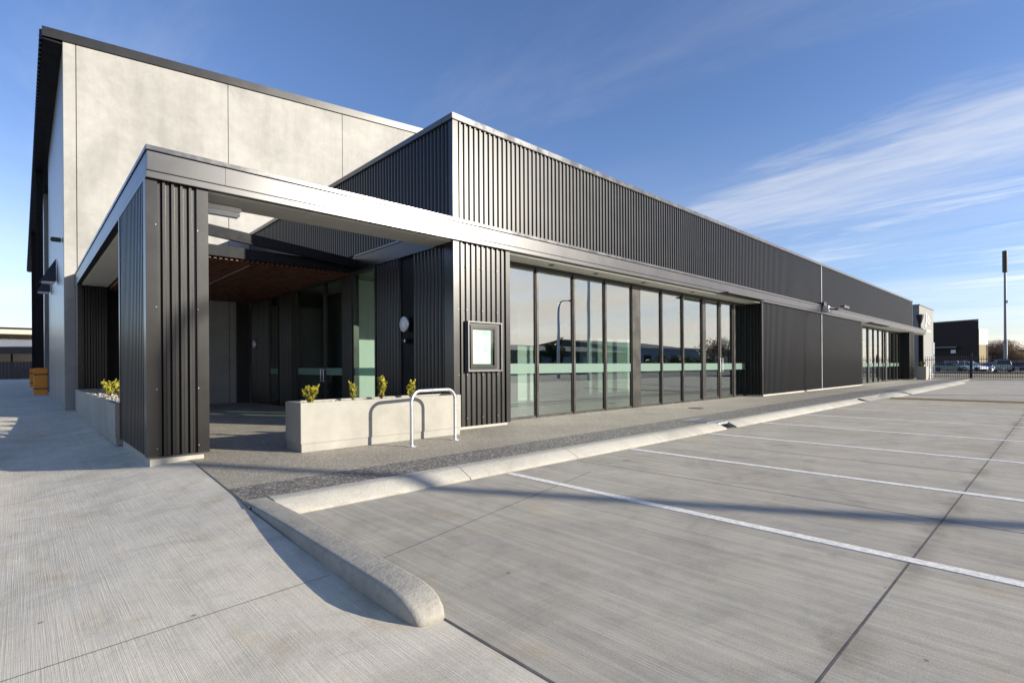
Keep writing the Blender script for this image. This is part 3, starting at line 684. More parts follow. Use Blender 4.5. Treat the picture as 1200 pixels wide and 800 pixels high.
# notice case in the corner panel
nb = empty('notice_case', (5.95, FY-.03, 1.06), label='framed glass notice case set in the black corner panel', cat='notice case')
MB().box(0, .84, -.05, .06, 0, .025).box(0, .84, -.05, .06, .905, .93).box(0, .025, -.05, .06, .025, .905).box(.815, .84, -.05, .06, .025, .905).build('surround', M_seam2, nb)
MB().box(.03, .81, -.012, .02, .03, .9).build('back_panel', M_black, nb)
MB().box(.06, .70, -.045, -.014, .06, .11).box(.06, .70, -.045, -.014, .80, .86).box(.06, .11, -.045, -.014, .11, .80).box(.64, .70, -.045, -.014, .11, .80).build('inner_frame', M_flash, nb)
MB().box(.13, .56, -.02, -.014, .14, .77).build('paper', M_paper, nb)
MB().box(.36, .54, -.023, -.0205, .68, .755).build('printed_block', M_greenprint, nb)
MB().box(.17, .34, -.023, -.0205, .42, .60).box(.38, .50, -.023, -.0205, .36, .56).build('printed_block', M_greyprint, nb)
MB().box(.11, .64, -.034, -.032, .11, .80).build('glass', M_glass2, nb)

# ---- things fixed on or standing by the office building
def disc_light(x, y, z, label, group):
    t = empty('wall_light', (x, y, z), label=label, cat='light', group=group)
    MB().lathe([(.02, .0), (.15, 0), (.16, -.03), (.15, -.05)], (0, 0, 0), 'X', 28).build('rim', M_steel, t, smooth=True)
    MB().lathe([(.145, -.04), (.13, -.06), (.08, -.075), (.01, -.08)], (0, 0, 0), 'X', 28).build('lens', M_lens, t, smooth=True)
    return t
disc_light(5.70, 9.2, 2.02, 'large round bulkhead light on the dark recess by the entry window', 'round wall lights')
disc_light(5.70, 18.55, 1.95, 'small far round light at the dim back of the entry court', 'round wall lights')
MB_ = empty('intercom', (5.71, 9.2, 1.68), label='small dark intercom box below the round wall light', cat='intercom')
MB().box(-.05, 0, -.09, .09, -.05, .05).build('case', M_beam, MB_, bevel=.006); MB().box(-.056, -.048, -.05, -.01, -.02, .03).build('button', M_steel, MB_)
bl_ = empty('batten_light', (1.80, 7.98, 3.30), label='white batten light under the canopy beam beside the corner column', cat='light')
MB().box(0, .48, 0, .16, .05, .11).build('case', M_white, bl_, bevel=.008)
MB().box(.01, .47, .01, .15, -.02, .05).build('diffuser', M_lens, bl_, bevel=.02)
MB().box(.15, .18, .06, .1, .11, .125).box(.33, .36, .06, .1, .11, .125).build('bracket', M_steel, bl_)
# camera bracket at the fascia joint
sc = empty('security_camera', (26.46, FY-.06, 3.62), label='dark security camera and arm bracket on the fascia at the cladding joint', cat='camera')
MB().box(-.2, .2, -.1, .0, .16, .34).build('housing', M_black, sc, bevel=.01)
MB().tube([(0, 0, .1), (0, -.35, 0), (.0, -.6, -.02)], .035).tube([(0, -.5, -.03), (1.0, -.55, .1), (1.5, -.5, .28)], .04, 8).build('arm', M_black, sc)
MB().box(.9, 1.7, -.62, -.45, .12, .22).build('lamp_head', M_cap, sc)
MB().box(-.12, .12, -.25, -.02, -.1, .16).build('bracket', M_steel, sc)
# sockets: bike racks
def bike_rack(loc, label):
    t = empty('bike_rack', loc, R(7), label=label, cat='bike rack', group='galvanised hoop bike racks')
    r = .16; h = .80; w = .87; pts = [(0, 0, 0), (0, 0, h-r)]
    for k in range(1, 7): a = k*math.pi/12; pts.append((r-r*math.cos(a), 0, h-r+r*math.sin(a)))
    pts.append((w-r, 0, h))
    for k in range(1, 7): a = k*math.pi/12; pts.append((w-r+r*math.sin(a), 0, h-r+r*math.cos(a)))
    pts.append((w, 0, 0))
    MB().tube(pts, .0255, 16).build('hoop', M_steel, t, smooth=True)
    for x in (0, w):
        MB().lathe([(.075, 0), (.075, .008), (.03, .010), (.028, .02)], (x, 0, .001)).build('foot_plate', M_steel, t)
    return t
bike_rack((4.11, 6.49, 0), 'galvanised hoop bike rack in front of the long concrete planter')
br2 = bike_rack((48.1, 6.7, 0), 'tiny distant hoop rack beside the far planter and fence')
# planters
def planter(loc, L, Wd, H, label, rz=0, group='precast concrete planters', stones=True):
    t = empty('concrete_planter', loc, rz, label=label, cat='planter', group=group)
    wl = .07
    b = MB()
    b.box(0, L, 0, wl, .115, H).box(0, L, Wd-wl, Wd, .115, H).box(0, wl, wl, Wd-wl, .115, H).box(L-wl, L, wl, Wd-wl, .115, H).box(wl, L-wl, wl, Wd-wl, .115, .2)
    bm_ = b.build('body', M_planter, t, bevel=.004)
    MB().box(.012, L-.012, .012, Wd-.012, 0.0, .115).build('base', M_planter, t, bevel=.004)
    MB().box(wl, L-wl, wl, Wd-wl, H-.07, H-.035).build('soil', M_gravel, t)
    st = MB()
    if stones:
        for k in range(int(170*L*Wd/1.4)):
            x = random.uniform(wl+.02, L-wl-.02); y = random.uniform(wl+.02, Wd-wl-.02); r = random.uniform(.012, .026)
            z = H-.035; a = random.random()*6
            vs = [(x+r*math.cos(a+q)*random.uniform(.8, 1.2), y+r*math.sin(a+q)*random.uniform(.8, 1.2), z-.003) for q in (0, 1.25, 2.5, 3.7, 5)]
            vs += [(x+.6*r*math.cos(a+q), y+.6*r*math.sin(a+q), z+r*.8) for q in (0, 1.25, 2.5, 3.7, 5)]
            st.add(vs, [(5, 6, 7, 8, 9)]+[(i, (i+1) % 5, 5+(i+1) % 5, 5+i) for i in range(5)])
        tag(st.build('stone_mulch', M_gravel, t), kind='stuff')
    return t
planter((2.74, 7.07, 0), 2.72, .56, .675, 'long pale concrete planter under the entry canopy behind the bike rack')
planter((1.62, 9.95, -.02), 8.0, .58, .64, 'shaded concrete planter along the left side of the canopy', R(90))
planter((46.9, 6.75, 0), .95, .55, .95, 'small distant white planter at the far end of the facade', stones=False)
def shrub(loc, h, w, n, label, seed, m=M_leaf_y, group='young shrubs in the planters'):
    rnd = random.Random(seed)
    t = empty('young_shrub', loc, label=label, cat='shrub', group=group)
    st = MB(); lf = MB()
    for k in range(n):
        a = 2*math.pi*k/n+rnd.uniform(-.4, .4); rr = rnd.uniform(.5, 1)*w; hh = h*rnd.uniform(.62, 1)
        p0 = Vector((0, 0, -.04)); p1 = Vector((rr*.55*math.cos(a), rr*.55*math.sin(a), hh*.5)); p2 = Vector((rr*math.cos(a)*.85, rr*math.sin(a)*.85, hh))
        st.tube([p0, p1, p2], [.006, .005, .002], 5)
        for q in range(30):
            s = rnd.uniform(.22, 1.02); c = p0.lerp(p1, s*2) if s < .5 else p1.lerp(p2, s*2-1)
            d = Vector((rnd.uniform(-1, 1), rnd.uniform(-1, 1), rnd.uniform(.2, 1.3))).normalized(); side = d.cross(Vector((rnd.uniform(-1, 1), rnd.uniform(-1, 1), rnd.uniform(-1, 1)))).normalized()
            L = rnd.uniform(.034, .058); wd = L*.30; nn = d.cross(side)*L*.12
            lf.add([c, c+d*L*.35+side*wd+nn, c+d*L*.75+side*wd*.8+nn, c+d*L, c+d*L*.75-side*wd*.8+nn, c+d*L*.35-side*wd+nn, c+d*L*.5], [(0, 1, 6), (1, 2, 6), (2, 3, 6), (3, 4, 6), (4, 5, 6), (5, 0, 6)])
    st.build('stem', M_bark, t); lf.build('foliage', m, t)
    return t
shrub((2.98, 7.32, .64), .27, .12, 8, 'fullest yellow-green shrub at the left end of the long planter', 1)
shrub((3.62, 7.34, .64), .30, .07, 4, 'sparse thin shrub second from left against the bright entry window', 2)
shrub((4.12, 7.36, .64), .36, .09, 6, 'tallest upright shrub third from left in the long planter', 3)
shrub((4.66, 7.38, .64), .30, .10, 6, 'yellow-green shrub at the right end of the long planter behind the rack', 4)
for i, y in enumerate((10.25, 10.9, 11.6, 12.5, 13.6)):
    lab = ['yellow sunlit shrub nearest the corner column in the shaded side planter', 'second shrub from the column in the side planter, lit yellow', 'third shrub from the column in the side planter, half in shade',
           'dark green shrub in the shaded far half of the side planter', 'farthest dark green shrub in the side planter'][i]
    shrub((1.33+(i % 2)*.06, y, .59), .32+.04*(i % 2), .16, 9, lab, 10+i)
shrub((47.2, 7.0, .92), .45, .3, 10, 'distant green shrub in the small planter at the facade end', 20, M_leaf_g)

# ------------------------------------------------------------------ concrete warehouse behind
Wh = empty('concrete_warehouse', (0, 0, 0), label='tall pale concrete panel warehouse behind the entry canopy', cat='building')
CY = 19.1
ztop = lambda x: 10.28+(x-.88)*.0795
js = [.88, 1.16, 5.06, 9.07, 13.1, 17.1, 21.1, 25.1, 29.1]
for i in range(len(js)-1):
    a, b = js[i]+(.008 if i else 0), js[i+1]-.008
    MB().prism([(a, CY), (b, CY), (b, CY+.18), (a, CY+.18)], -.3, [ztop(a), ztop(b), ztop(b), ztop(a)]).build('wall_panel', M_tilt, Wh, bevel=.006)
MB().prism([(.9, CY+.03), (29, CY+.03), (29, CY+.17), (.9, CY+.17)], -.3, [ztop(.9)-.01, ztop(29)-.01, ztop(29)-.01, ztop(.9)-.01]).build('joint_backing', M_black, Wh)
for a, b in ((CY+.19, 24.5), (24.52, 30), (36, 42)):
    MB().box(.88, 1.08, a, b, -.3, 10.2).build('side_wall_panel', M_tilt_shade, Wh, bevel=.006)
MB().box(1.3, 1.5, 30, 36, -.3, 10.2).build('side_wall_recess', M_dark, Wh)
MB().box(1.1, 29, CY+.2, 42, -.3, 10.0).build('wall_core', M_dark, Wh)
# roof edge and eave
MB().prism([(.45, CY-.06), (29.2, CY-.06), (29.2, CY+.02), (.45, CY+.02)], [ztop(.45)+.0, ztop(29.2), ztop(29.2), ztop(.45)], [ztop(.45)+.26, ztop(29.2)+.26, ztop(29.2)+.26, ztop(.45)+.26]).build('roof_flashing', M_flash, Wh)
m = MB()
ribs(m, 'Y', CY+.02, 66, .45, -1, 10.22, 10.5, pitch=.3, depth=.05)
m.build('gutter', M_flash, Wh)
MB().box(.46, .95, CY+.02, 66, 10.2, 10.24).build('eave_soffit', M_beam, Wh)
MB().prism([(.45, CY+.02), (29.2, CY+.02), (29.2, 66), (.45, 66)], [10.3, ztop(29.2)+.1, ztop(29.2)+.1, 10.3], [10.48, ztop(29.2)+.24, ztop(29.2)+.24, 10.48]).build('roof', M_flash, Wh)
for k, y in enumerate((32.2, 47)):
    c = MB().box(.52, .76, y, y+.02, -.2, 10.2).box(.52, .76, y+.3, y+.32, -.2, 10.2).box(.63, .65, y+.02, y+.3, -.2, 10.2).build('steel_column', M_beam, Wh)
for k, y in enumerate((32.2, 47)):
    g = empty('column_guard', (.64, y+.16, 0), label=['near bright orange guard around the dark steel column base', 'farther orange guard around the second steel column'][k], cat='column guard', group='orange column guards')
    MB().box(-.24, .24, -.26, .26, -.1, 1.22).build('shell', M_orange, g, bevel=.03)
    MB().box(-.245, .245, -.265, .265, .25, .3).box(-.245, .245, -.265, .265, .9, .95).build('strap', M_black, g)
for k, (y, z) in enumerate(((23.2, 4.1), (28.2, 4.3))):
    l = empty('wall_floodlight', (.86, y, z), label=['nearer dark wedge floodlight on the concrete side wall', 'farther dark wedge floodlight on the concrete side wall'][k], cat='light', group='wedge floodlights on the warehouse side')
    MB().add([(0, -.3, 0), (0, .3, 0), (0, .1, .75), (0, -.1, .75), (-.42, -.26, -.06), (-.42, .26, -.06)], [(0, 1, 5, 4), (3, 2, 1, 0), (2, 3, 4, 5), (0, 4, 3), (1, 2, 5)]).build('hood', M_flash, l)
    MB().box(-.36, -.05, -.2, .2, -.09, -.045).build('lens', M_lens, l)
cx_ = empty('wall_camera', (.87, 20.3, 4.9), label='small dark box camera on the concrete side wall corner', cat='camera')
MB().box(-.22, 0, -.06, .06, 0, .12).build('housing', M_black, cx_, bevel=.01); MB().lathe([(.045, -.24), (.045, -.2), (.02, -.2)], (0, 0, .06), 'X', 12).build('lens', M_cglass, cx_)

# ------------------------------------------------------------------ far left background
f = empty('timber_fence', (-6, 87, -.05), label='dark board fence along the back of the yard at far left', cat='fence')
m = MB()
for k in range(80): m.box(-14+k*.3, -14+k*.3+.285, 0, .03, .05, 2.15)
m.build('board_panel', M_brownboard, f)
for k in range(9): MB().box(-14+k*3, -13.88+k*3, .03, .13, 0, 2.2).build('post', M_beam, f)
cp = empty('carport_shed', (-8, 97, -.2), label='long low pale shed with flat roof beyond the dark fence', cat='shed')
MB().box(-14, 16, -3, 14, 6.0, 6.6).build('roof', M_cream, cp)
MB().box(-14, 16, -3.1, 14, 6.62, 6.85).build('roof_edge', M_flash, cp)
MB().box(-14, 16, 2, 2.2, 0, 5.98).build('back_wall', M_cream, cp)
MB().prism([(-14, -8.5), (16, -8.5), (16, -3.2), (-14, -3.2)], [4.1, 4.1, 5.2, 5.2], [4.2, 4.2, 5.3, 5.3]).build('lower_roof', M_grey0, cp)
MB().box(-14, 16, -8.6, -8.5, 3.3, 4.15).build('gutter_board', M_brownboard, cp)
for x in (-13, -8, -3, 2, 7, 12): MB().box(x, x+.2, -2.8, -2.6, 0, 5.98).build('post', M_beam, cp)

# ------------------------------------------------------------------ cars
def car(name, loc, rz, col, kind, label, group='cars parked beyond the fence'):
    """x forward; length 4.5. kind sets the side profile"""
    prof = dict(
        wagon=dict(body=[(-2.25, .35), (-2.28, .75), (-2.2, 1.0), (1.0, .98), (1.95, .86), (2.25, .66), (2.28, .38)], cab=[(-2.1, .98), (-1.85, 1.45), (.15, 1.48), (.95, .98)]),
        hatch=dict(body=[(-1.95, .35), (-2.0, .75), (-1.9, .98), (.95, .95), (1.75, .82), (1.98, .6), (1.98, .36)], cab=[(-1.85, .96), (-1.35, 1.46), (.1, 1.48), (.95, .95)]),
        sedan=dict(body=[(-2.25, .38), (-2.3, .8), (-2.15, .98), (1.0, .93), (1.95, .8), (2.25, .6), (2.27, .36)], cab=[(-1.7, .96), (-1.1, 1.38), (.05, 1.42), (.95, .93)]),
        suv=dict(body=[(-2.2, .42), (-2.25, .9), (-2.2, 1.12), (1.1, 1.1), (2.0, 1.0), (2.2, .8), (2.2, .42)], cab=[(-2.15, 1.1), (-1.98, 1.78), (.25, 1.8), (1.1, 1.1)]))[kind]
    t = empty(name, loc, rz, label=label, cat='car', group=group)
    paint = mat('car_paint_'+label.split()[0], col, .28, .2, .6, coat=.6, var=.04)
    hw = .86
    def slab(m, pts, w0, w1, zmin, zmax, zb=None):
        n = len(pts)
        f = lambda z: w0+(w1-w0)*max(0, (z-zmin)/(zmax-zmin))
        m.add([(x, -f(z), z) for x, z in pts]+[(x, f(z), z) for x, z in pts], [tuple(range(n)), tuple(range(2*n-1, n-1, -1))]+[(i, n+i, n+(i+1) % n, (i+1) % n) for i in range(n)])
    wr = .33; wx = (-1.35, 1.38)
    body = prof['body']; x0 = body[0][0]; x1 = body[-1][0]
    pts = list(body)
    for c in (wx[1], wx[0]):
        for k in range(0, 9): a = k*math.pi/8; pts.append((c+.38*math.cos(a), .33+.38*math.sin(a)) if True else None)
    bmsh = MB(); slab(bmsh, pts, hw, hw-.03, .3, 1.1); bmsh.build('body', paint, t, bevel=.03)
    cab = prof['cab']; zt = max(z for _, z in cab); zb = min(z for _, z in cab)
    c = MB(); slab(c, cab, hw-.05, hw-.22, zb, zt); c.build('glasshouse', M_cglass, t, bevel=.03)
    r = MB(); a, b = cab[1], cab[2]; r.add([(a[0]-.02, -(hw-.23), a[1]-.03), (b[0]+.02, -(hw-.23), b[1]-.03), (b[0]+.02, hw-.23, b[1]-.03), (a[0]-.02, hw-.23, a[1]-.03), (a[0]+.05, -(hw-.28), a[1]+.03), (b[0]-.05, -(hw-.28), b[1]+.03), (b[0]-.05, hw-.28, b[1]+.03), (a[0]+.05, hw-.28, a[1]+.03)], [(0, 1, 2, 3), (4, 5, 6, 7), (0, 1, 5, 4), (1, 2, 6, 5), (2, 3, 7, 6), (3, 0, 4, 7)])
    r.build('roof', paint, t, bevel=.01)
    p = MB()
    for s in (-1, 1):
        for (xa, za), (xb, zb_) in ((cab[0], cab[1]), (cab[2], cab[3]), ((-.4, zb), (-.45, zt))):
            ya = s*(hw-.045); yb = s*(hw-.215); p.tube([(xa, ya, za), (xb, yb, zb_)], .035, 6)
    p.build('pillar', paint, t)
    for x in wx:
        for s in (-1, 1):
            wh = MB().lathe([(wr*.6, -.1), (wr, -.09), (wr, .09), (wr*.6, .1)], (x, s*(hw-.1), wr), 'Y', 20).build('wheel', M_rubber, t, smooth=True)
            rm = MB().lathe([(.05, .0), (.2, .01), (.21, .03), (.16, .015)], (x, s*(hw-.005)-.0, wr), 'Y', 12).build('rim', M_steel, wh)
    for s in (-1, 1):
        MB().box(x1-.12, x1+.005, s*.62-.14, s*.62+.14, .6, .74).build('headlight', M_lens, t, bevel=.02)
        MB().box(x0-.04, x0+.04, s*.68-.1, s*.68+.1, .72, .96).build('tail_light', M_red, t, bevel=.02)
    MB().box(x0-.045, x0, -.26, .26, .5, .62).build('number_plate', M_white, t)
    return t
ray_az = lambda px: VA-math.atan((px-600)/610)
vx, vy = math.cos(VA), math.sin(VA); rxx, ryy = math.sin(VA), -math.cos(VA)
def at(px, d):        # a spot on the ground seen at photo column px, d metres ahead
    l = (px-600)/610*d; return (vx*d+rxx*l, vy*d+ryy*l)
SIDE = math.atan2(ryy, rxx)
def put(px, d, z=-.15): x, y = at(px, d); return (x, y, z)
car('parked_car', put(1112, 84), ray_az(1112)-R(88), (.08, .17, .14), 'wagon', 'pale green estate car side-on behind the fence by the grey building')
car('parked_car', put(1138, 86), ray_az(1138)-R(125), (.75, .75, .78), 'hatch', 'white hatchback parked behind the green estate car')
car('parked_car', put(1151.5, 90), ray_az(1151)-R(40), (.02, .02, .025), 'sedan', 'black sedan between the white hatchback and the blue car')
car('parked_car', put(1162.5, 88), ray_az(1162)+R(150), (.04, .06, .25), 'hatch', 'dark blue hatchback just left of the pale off-roader')
car('parked_car', put(1174.5, 76), ray_az(1174)+R(4), (.30, .31, .29), 'suv', 'pale off-road vehicle seen from behind at the foot of the tall mast')
car('parked_car', put(1188, 94), ray_az(1188)-R(100), (.7, .7, .68), 'sedan', 'white sedan right of the pale off-roader')
car('parked_car', put(1199, 84), ray_az(1199)-R(20), (.02, .02, .022), 'hatch', 'black hatchback at the right edge behind the fence')
car('parked_car', put(1123, 96), ray_az(1123)-R(60), (.10, .10, .12), 'suv', 'dark grey tall car half hidden behind the pale green estate car')
car('parked_car', put(1133, 101), ray_az(1133)+R(10), (.55, .56, .58), 'suv', 'silver tall car behind the white hatchback')
car('parked_car', put(1193.5, 98), ray_az(1193)+R(60), (.35, .05, .04), 'hatch', 'dark red hatchback between the white sedan and the right edge')
x, y = at(36.5, 66)
car('parked_car', (x-.5, y, -.1), R(80), (.5, .04, .03), 'hatch', 'small red car by the dark fence at the far left yard', group='cars in the yard')

# ------------------------------------------------------------------ fence at the end of the car park
FX = 54.6
def fence_run(y0, y1, label):
    t = empty('metal_fence', (FX, y0, -.1), label=label, cat='fence', group='black picket fence panels')
    L = y1-y0
    m = MB(); k = .1
    while k < L-.05: m.box(-.014, .014, k-.014, k+.014, .06, 1.85); k += .135
    m.build('pickets', M_black, t)
    m = MB()
    for z in (.2, 1.55): m.box(-.02, .02, 0, L, z, z+.045)
    m.build('rail', M_black, t)
    for yy in (0, L): MB().box(-.04, .04, yy-.04, yy+.04, 0, 2.05).build('post', M_black, t)
fence_run(5.1, 8.2, 'short black picket fence panel between planter and grey building')
fence_run(1.9, 5.02, 'black picket fence panel in front of the green estate car')
fence_run(-1.3, 1.82, 'black picket fence panel in front of the tall mast')
fence_run(-4.5, -1.38, 'black picket fence panel beyond the right edge of the mast')
# ------------------------------------------------------------------ tall mast
x, y = at(1178.5, 84)
ms = empty('tall_mast', (x, y, -.15), label='tall slim grey mast with a cylindrical head at the right', cat='mast')
MB().tube([(0, 0, 0), (0, 0, 5.0), (0, 0, 5.02), (0, 0, 18)], [.26, .25, .2, .15], 14).build('pole', mat('mast_grey', (.22, .23, .25), .5, .3, var=.08), ms, smooth=True)
MB().lathe([(.1, 15.9), (.34, 15.95), (.34, 19.4), (.1, 19.45)], n=16).build('antenna_shroud', M_flash, ms)
MB().box(-.2, .2, -.35, -.15, 11.0, 11.4).build('cabinet', M_steel, ms)

# ------------------------------------------------------------------ neighbour buildings
nbg = empty('grey_office_building', (0, 0, 0), label='tall pale grey rendered building just past the black facade', cat='building')
M_grey = mat('grey_render', (.24, .24, .225), .8, var=.05)
NX0, NX1, NY, NH = 57.0, 64.0, 8.65, 6.25
MB().box(NX0, NX1, NY, 22, -.3, NH).build('wall', M_grey, nbg)
MB().box(NX0-.05, NX1+.05, NY-.05, 22, NH, NH+.08).build('parapet_cap', M_cap, nbg)
M_blueglass = mat('blue_window_glass', (.06, .12, .18), .1, 0, .9)
for z0, z1 in ((.2, 1.0), (1.1, 1.9), (2.0, 3.2)):
    w = MB().box(63.4, 64.6, NY-.02, NY+.02, z0, z1).build('window', M_blueglass, nbg)
# abstract white emblem and a short text bar as on the photograph
m = MB()
def poly(m, pts, y0, y1):
    n = len(pts); m.add([(x, y0, z) for x, z in pts]+[(x, y1, z) for x, z in pts], [tuple(range(n)), tuple(range(2*n-1, n-1, -1))]+[(i, n+i, n+(i+1) % n, (i+1) % n) for i in range(n)])
poly(m, [(59.6, 4.5), (60.0, 4.45), (60.5, 5.1), (60.3, 5.8), (59.9, 5.7), (60.0, 5.1)], NY-.05, NY-.01)
poly(m, [(60.8, 5.45), (61.9, 5.0), (62.0, 5.15), (60.9, 5.65)], NY-.05, NY-.01)
poly(m, [(60.75, 5.0), (61.5, 4.7), (61.6, 4.85), (60.85, 5.2)], NY-.05, NY-.01)
for k in range(6): poly(m, [(60.2+k*.38, 4.05), (60.45+k*.38, 4.05), (60.45+k*.38, 4.25), (60.2+k*.38, 4.25)], NY-.05, NY-.01)
m.build('emblem', mat('white_sign', (.8, .8, .78), .5), nbg)
rv = empty('roof_vent', (51.3, 7.75, 3.84), label='dark funnel-shaped flue standing on the far canopy roof', cat='flue')
MB().lathe([(.08, 0), (.08, .45), (.12, .5), (.26, 1.08), (.26, 1.14), (.2, 1.17)], n=16).build('cowl', M_black, rv, smooth=True)
MB().lathe([(.2, 0), (.2, .1), (.13, .12)], n=16).build('base', M_flash, rv)
# dark hall and others far off
def bldg(name, px0, px1, d0, d1, h, dep, m, label, cat='building', z=-.3):
    a = Vector(at(px0, d0)); b = Vector(at(px1, d1)); n = (b-a).normalized(); q = Vector((-n.y, n.x)); 
    q = (b.normalized()+Vector((-b.normalized().y, b.normalized().x))*.06).normalized()
    t = empty(name, (a.x, a.y, z), label=label, cat=cat)
    c = b-a; pts = [(0, 0), (c.x, c.y), (c.x+q.x*dep, c.y+q.y*dep), (q.x*dep, q.y*dep)]
    MB().prism(pts, 0, h if isinstance(h, list) else h).build('wall', m, t)
    return t, Vector((0, 0)), c, q
M_brown = mat('dark_brown_steel', (.045, .033, .028), .7, 0, .15, var=.1)
t, a, c, q = bldg('dark_hall', 1092, 1147, 112, 104, [10.2, 10.0, 10.0, 10.2], 30, M_brown, 'large plain dark hall behind the green estate car')
n_ = c.normalized()
def on(face, u0, u1, z0, z1, off=.05, thick=.3):
    p0 = n_*u0; p1 = n_*u1; return MB().prism([(p0.x-q.x*off-q.x*thick, p0.y-q.y*off-q.y*thick), (p1.x-q.x*(off+thick), p1.y-q.y*(off+thick)), (p1.x-q.x*off, p1.y-q.y*off), (p0.x-q.x*off, p0.y-q.y*off)], z0, z1)
MB().prism([(-.1*n_.x-q.x*.1, -.1*n_.y-q.y*.1), (c.x-q.x*.1, c.y-q.y*.1), (c.x, c.y), (0, 0)], 10.02, 10.3).build('roof_edge', M_flash, t)
on(0, -.5, 4.6, 4.7, 4.95, thick=1.2).build('awning', M_cap, t)
on(0, 3.6, 4.5, 3.6, 4.3, thick=.15).build('wall_lamp', M_lens, t)
t2, a, c, q = bldg('white_sign_box', 1147.5, 1158, 106, 107, 8.5, 3, mat('sign_box_white', (.48, .48, .46), .7), 'white box volume beside the dark hall', cat='building', z=-.3)
for o in children(t2): o.name = 'wall'
on2 = c.normalized()
# raise: the white box stands on a brown base
base = MB().prism([(0-q.x*.06, 0-q.y*.06), (c.x*.75-q.x*.06, c.y*.75-q.y*.06), (c.x*.75, c.y*.75), (0, 0)], 0, 5.25).build('base_wall', mat('tan_render', (.28, .22, .12), .8), t2)
base2 = MB().prism([(c.x*.75-q.x*.06, c.y*.75-q.y*.06), (c.x-q.x*.06, c.y-q.y*.06), (c.x, c.y), (c.x*.75, c.y*.75)], 0, 5.25).build('base_wall', M_brown, t2)
t3, a, c, q = bldg('brown_building', 1157, 1188, 160, 165, 8.2, 20, mat('brown_brick', (.06, .045, .04), .8, var=.2), 'low brown building behind the bare trees at the mast')
on3 = MB().prism([(-q.x*.4, -q.y*.4), (c.x*1.05-q.x*.4, c.y*1.05-q.y*.4), (c.x*1.05, c.y*1.05), (0, 0)], 7.4, 8.4).build('roof_edge', M_black, t3)
t4, a, c, q = bldg('distant_shed', 1186, 1260, 150, 150, 4.2, 20, mat('rust_roof', (.20, .12, .08), .8, var=.2), 'low rusty shed far off at the right edge')

# ------------------------------------------------------------------ trees
def crown(m, c, rad, n, leaf, rnd, clumps=14, bare=False):
    cs = []
    for _ in range(clumps):
        v = Vector((rnd.gauss(0, 1), rnd.gauss(0, 1), rnd.gauss(0, 1))).normalized()*rnd.uniform(.3, .9)
        cs.append((Vector((c[0]+v.x*rad[0], c[1]+v.y*rad[1], c[2]+v.z*rad[2])), rnd.uniform(.25, .5)))
    for _ in range(n):
        cc, s = rnd.choice(cs); v = Vector((rnd.gauss(0, 1), rnd.gauss(0, 1), rnd.gauss(0, 1)))
        v = v.normalized()*rnd.random()**.4*s
        p = cc+Vector((v.x*rad[0], v.y*rad[1], v.z*rad[2]))
        a = Vector((rnd.gauss(0, 1), rnd.gauss(0, 1), rnd.gauss(0, 1))).normalized(); b = a.orthogonal().normalized()
        if bare: L = leaf*3; w = leaf*.12; a = Vector((a.x*.6, a.y*.6, abs(a.z)+.3)).normalized(); b = a.orthogonal().normalized()
        else: L = leaf*rnd.uniform(.6, 1.3); w = L*.5
        m.add([p-b*w, p+a*L*.5-b*w*.2, p+a*L, p+a*L*.5+b*w], [(0, 1, 2, 3)])
def tree(name, x, y, h, r, label, m_leaf, seed, group, n=900, leaf=.3, bare=False, z0=-.3, low=.25):
    rnd = random.Random(seed); t = empty(name, (x, y, z0), label=label, cat='tree', group=group)
    tr = MB(); tr.tube([(0, 0, 0), (.05*h*rnd.uniform(-.5, .5), 0, h*.35), (.1*rnd.uniform(-1, 1), .1, h*.75)], [h*.028, h*.02, h*.008], 7)
    for k in range(7):
        a = rnd.uniform(0, 6.28); z = h*rnd.uniform(.25, .5); tr.tube([(0, 0, z), (r*.4*math.cos(a), r*.4*math.sin(a), z+h*.15), (r*.75*math.cos(a), r*.75*math.sin(a), z+h*.32)], [h*.012, h*.008, h*.003], 5)
    tr.build('trunk', M_bark, t)
    c = MB(); crown(c, (0, 0, h*(low+1)/2), (r, r, h*(1-low)/2), n, leaf, rnd, 16, bare); c.build('crown', m_leaf, t)
    return t
TR = 'bare brown trees beyond the car park'
for i, (px, d, h, r) in enumerate(((1153, 125, 6.5, 2.4), (1163, 130, 7.2, 3), (1171, 128, 6.6, 2.6), (1184, 130, 6.8, 3), (1192, 122, 6.2, 2.8), (1200, 128, 6.0, 3))):
    x, y = at(px, d)
    tree('bare_tree', x, y, h, r, ['narrow bare brown tree against the tan wall edge', 'bare brown tree left of the tall mast behind the blue car', 'bare tree directly behind the foot of the mast', 'bushy bare tree just right of the mast',
         'bare tree second from the right edge', 'bare tree at the extreme right edge'][i], M_twig, 40+i, TR, n=1500, leaf=.35, bare=(i % 2 == 0), low=.12)
hd = MB(); rnd = random.Random(5)
for k in range(9):
    x, y = at(1148+k*7, 112); crown(hd, (x, y, .6), (3, 3, 1.0), 260, .35, rnd, 8)
tag(hd.build('shrub_bed', M_leaf_d), 'dark low planting behind the parked cars', 'planting', kind='stuff')

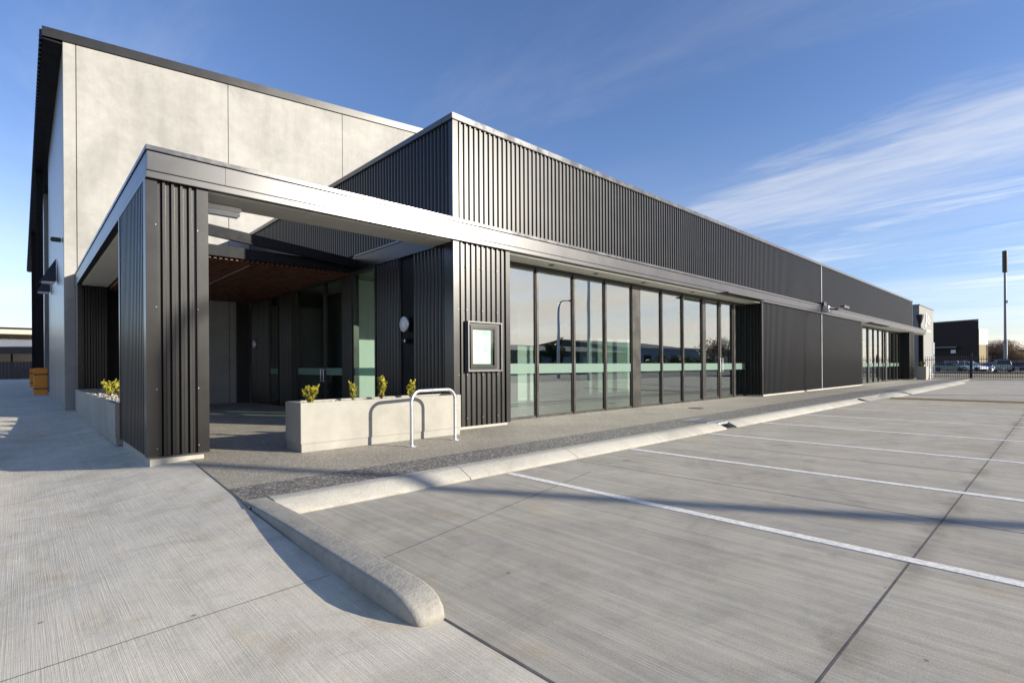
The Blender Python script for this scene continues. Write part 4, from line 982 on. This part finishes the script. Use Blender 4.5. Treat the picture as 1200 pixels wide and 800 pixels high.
# ------------------------------------------------------------------ south side of the street (mirrored in the glass)
def shed(name, x0, x1, y, dep, h, hr, m, roofm, label, doors=()):
    t = empty(name, (x0, y, -.3), label=label, cat='building')
    L = x1-x0
    MB().box(0, L, -dep, 0, 0, h).build('wall', m, t)
    MB().add([(-.3, .4, h), (L+.3, .4, h), (L+.3, -dep/2, hr), (-.3, -dep/2, hr), (-.3, -dep-.4, h), (L+.3, -dep-.4, h)], [(0, 1, 2, 3), (3, 2, 5, 4), (0, 3, 4), (1, 5, 2), (0, 4, 5, 1)]).build('roof', roofm, t)
    for a, b, z0, z1, mm in doors: MB().box(a, b, -.05, .06, z0, z1).build('window', mm, t)
    return t
M_wallb = mat('blue_grey_shed', (.24, .28, .33), .7, var=.08); M_roofd = mat('dark_shed_roof', (.07, .07, .075), .6)
shed('warehouse', 40, 98, -50, 24, 4.3, 5.9, M_dark, M_roofd, 'long low dark warehouse across the street behind the camera', [(6+k*6, 10+k*6, 1.2, 3.2, M_wallb) for k in range(8)])
shed('warehouse', 112, 152, -62, 40, 6.2, 9.0, M_wallb, M_roofd, 'blue-grey gabled warehouse across the street mirrored in the glass', [(4+k*7, 8+k*7, .2, 4.2, M_beam) for k in range(5)])
shed('warehouse', 160, 230, -70, 30, 6.2, 8.2, M_wallb, M_roofd, 'farther pale warehouse down the street', [])
shed('warehouse', -10, 34, -48, 24, 5.0, 6.2, M_dark, M_roofd, 'dark warehouse across the street nearest the driveway', [])
SG = 'street trees across the road'
for i, (x, y, h, r, mm) in enumerate(((108, -44, 3.4, 3.2, M_leaf_d), (116, -44, 3.2, 3.5, M_leaf_d), (124, -45, 3.6, 3.5, M_leaf_d), (130, -46, 8.5, 3.5, M_twig), (137, -45, 9.5, 3.4, M_twig), (144, -43, 7.5, 4, M_leaf_g), (98, -43, 3.2, 3, M_leaf_d), (152, -46, 9, 4, M_leaf_d), (70, -47, 7.2, 2, M_leaf_d))):
    tree('street_tree', x, y, h, r, ['round dark bush at the left of the hedge row across the road', 'second dark bush across the road', 'third dark bush across the road', 'thin twiggy tree across the road', 'tall twiggy tree across the road', 'green tree at the right of the row across the road', 'low dark bush by the dark warehouse', 'tall dark tree farthest down the road', 'slim conifer behind the dark warehouse'][i],
         mm, 70+i, SG, n=1100, leaf=.45, bare=(mm is M_twig and i == 4), low=.05 if h < 5 else .2)
struct(MB().box(20, 250, -44, -41.9, -.35, -.02), 'pavement', M_kerb)
def street_lamp(x, y, h, arm, label, az=0.):
    t = empty('street_lamp', (x, y, -.12), az, label=label, cat='street lamp', group='street lamps across the car park')
    MB().lathe([(.16, 0), (.16, .5), (.10, .6)], n=12).build('base', M_steel, t)
    MB().tube([(0, 0, .5), (0, 0, h-.8), (.12*arm, 0, h-.25), (.4*arm, 0, h-.03), (arm, 0, h+.05)], [.15, .12, .09, .06, .04], 10).build('pole', M_steel, t, smooth=True)
    MB().box(arm-.1, arm+.6, -.15, .15, h-.02, h+.1).build('lamp_head', M_flash, t, bevel=.03)
street_lamp(5.6+.5075*22, .22-.8616*22, 10.8, 1.6, 'street lamp behind the camera whose shadow crosses the car park')
street_lamp(39.8, -19.0, 8.0, 1.8, 'street lamp mirrored in the shopfront glass')
street_lamp(35.6, -11.8, 9.5, .3, 'plain pole mirrored in the shopfront glass', R(90))
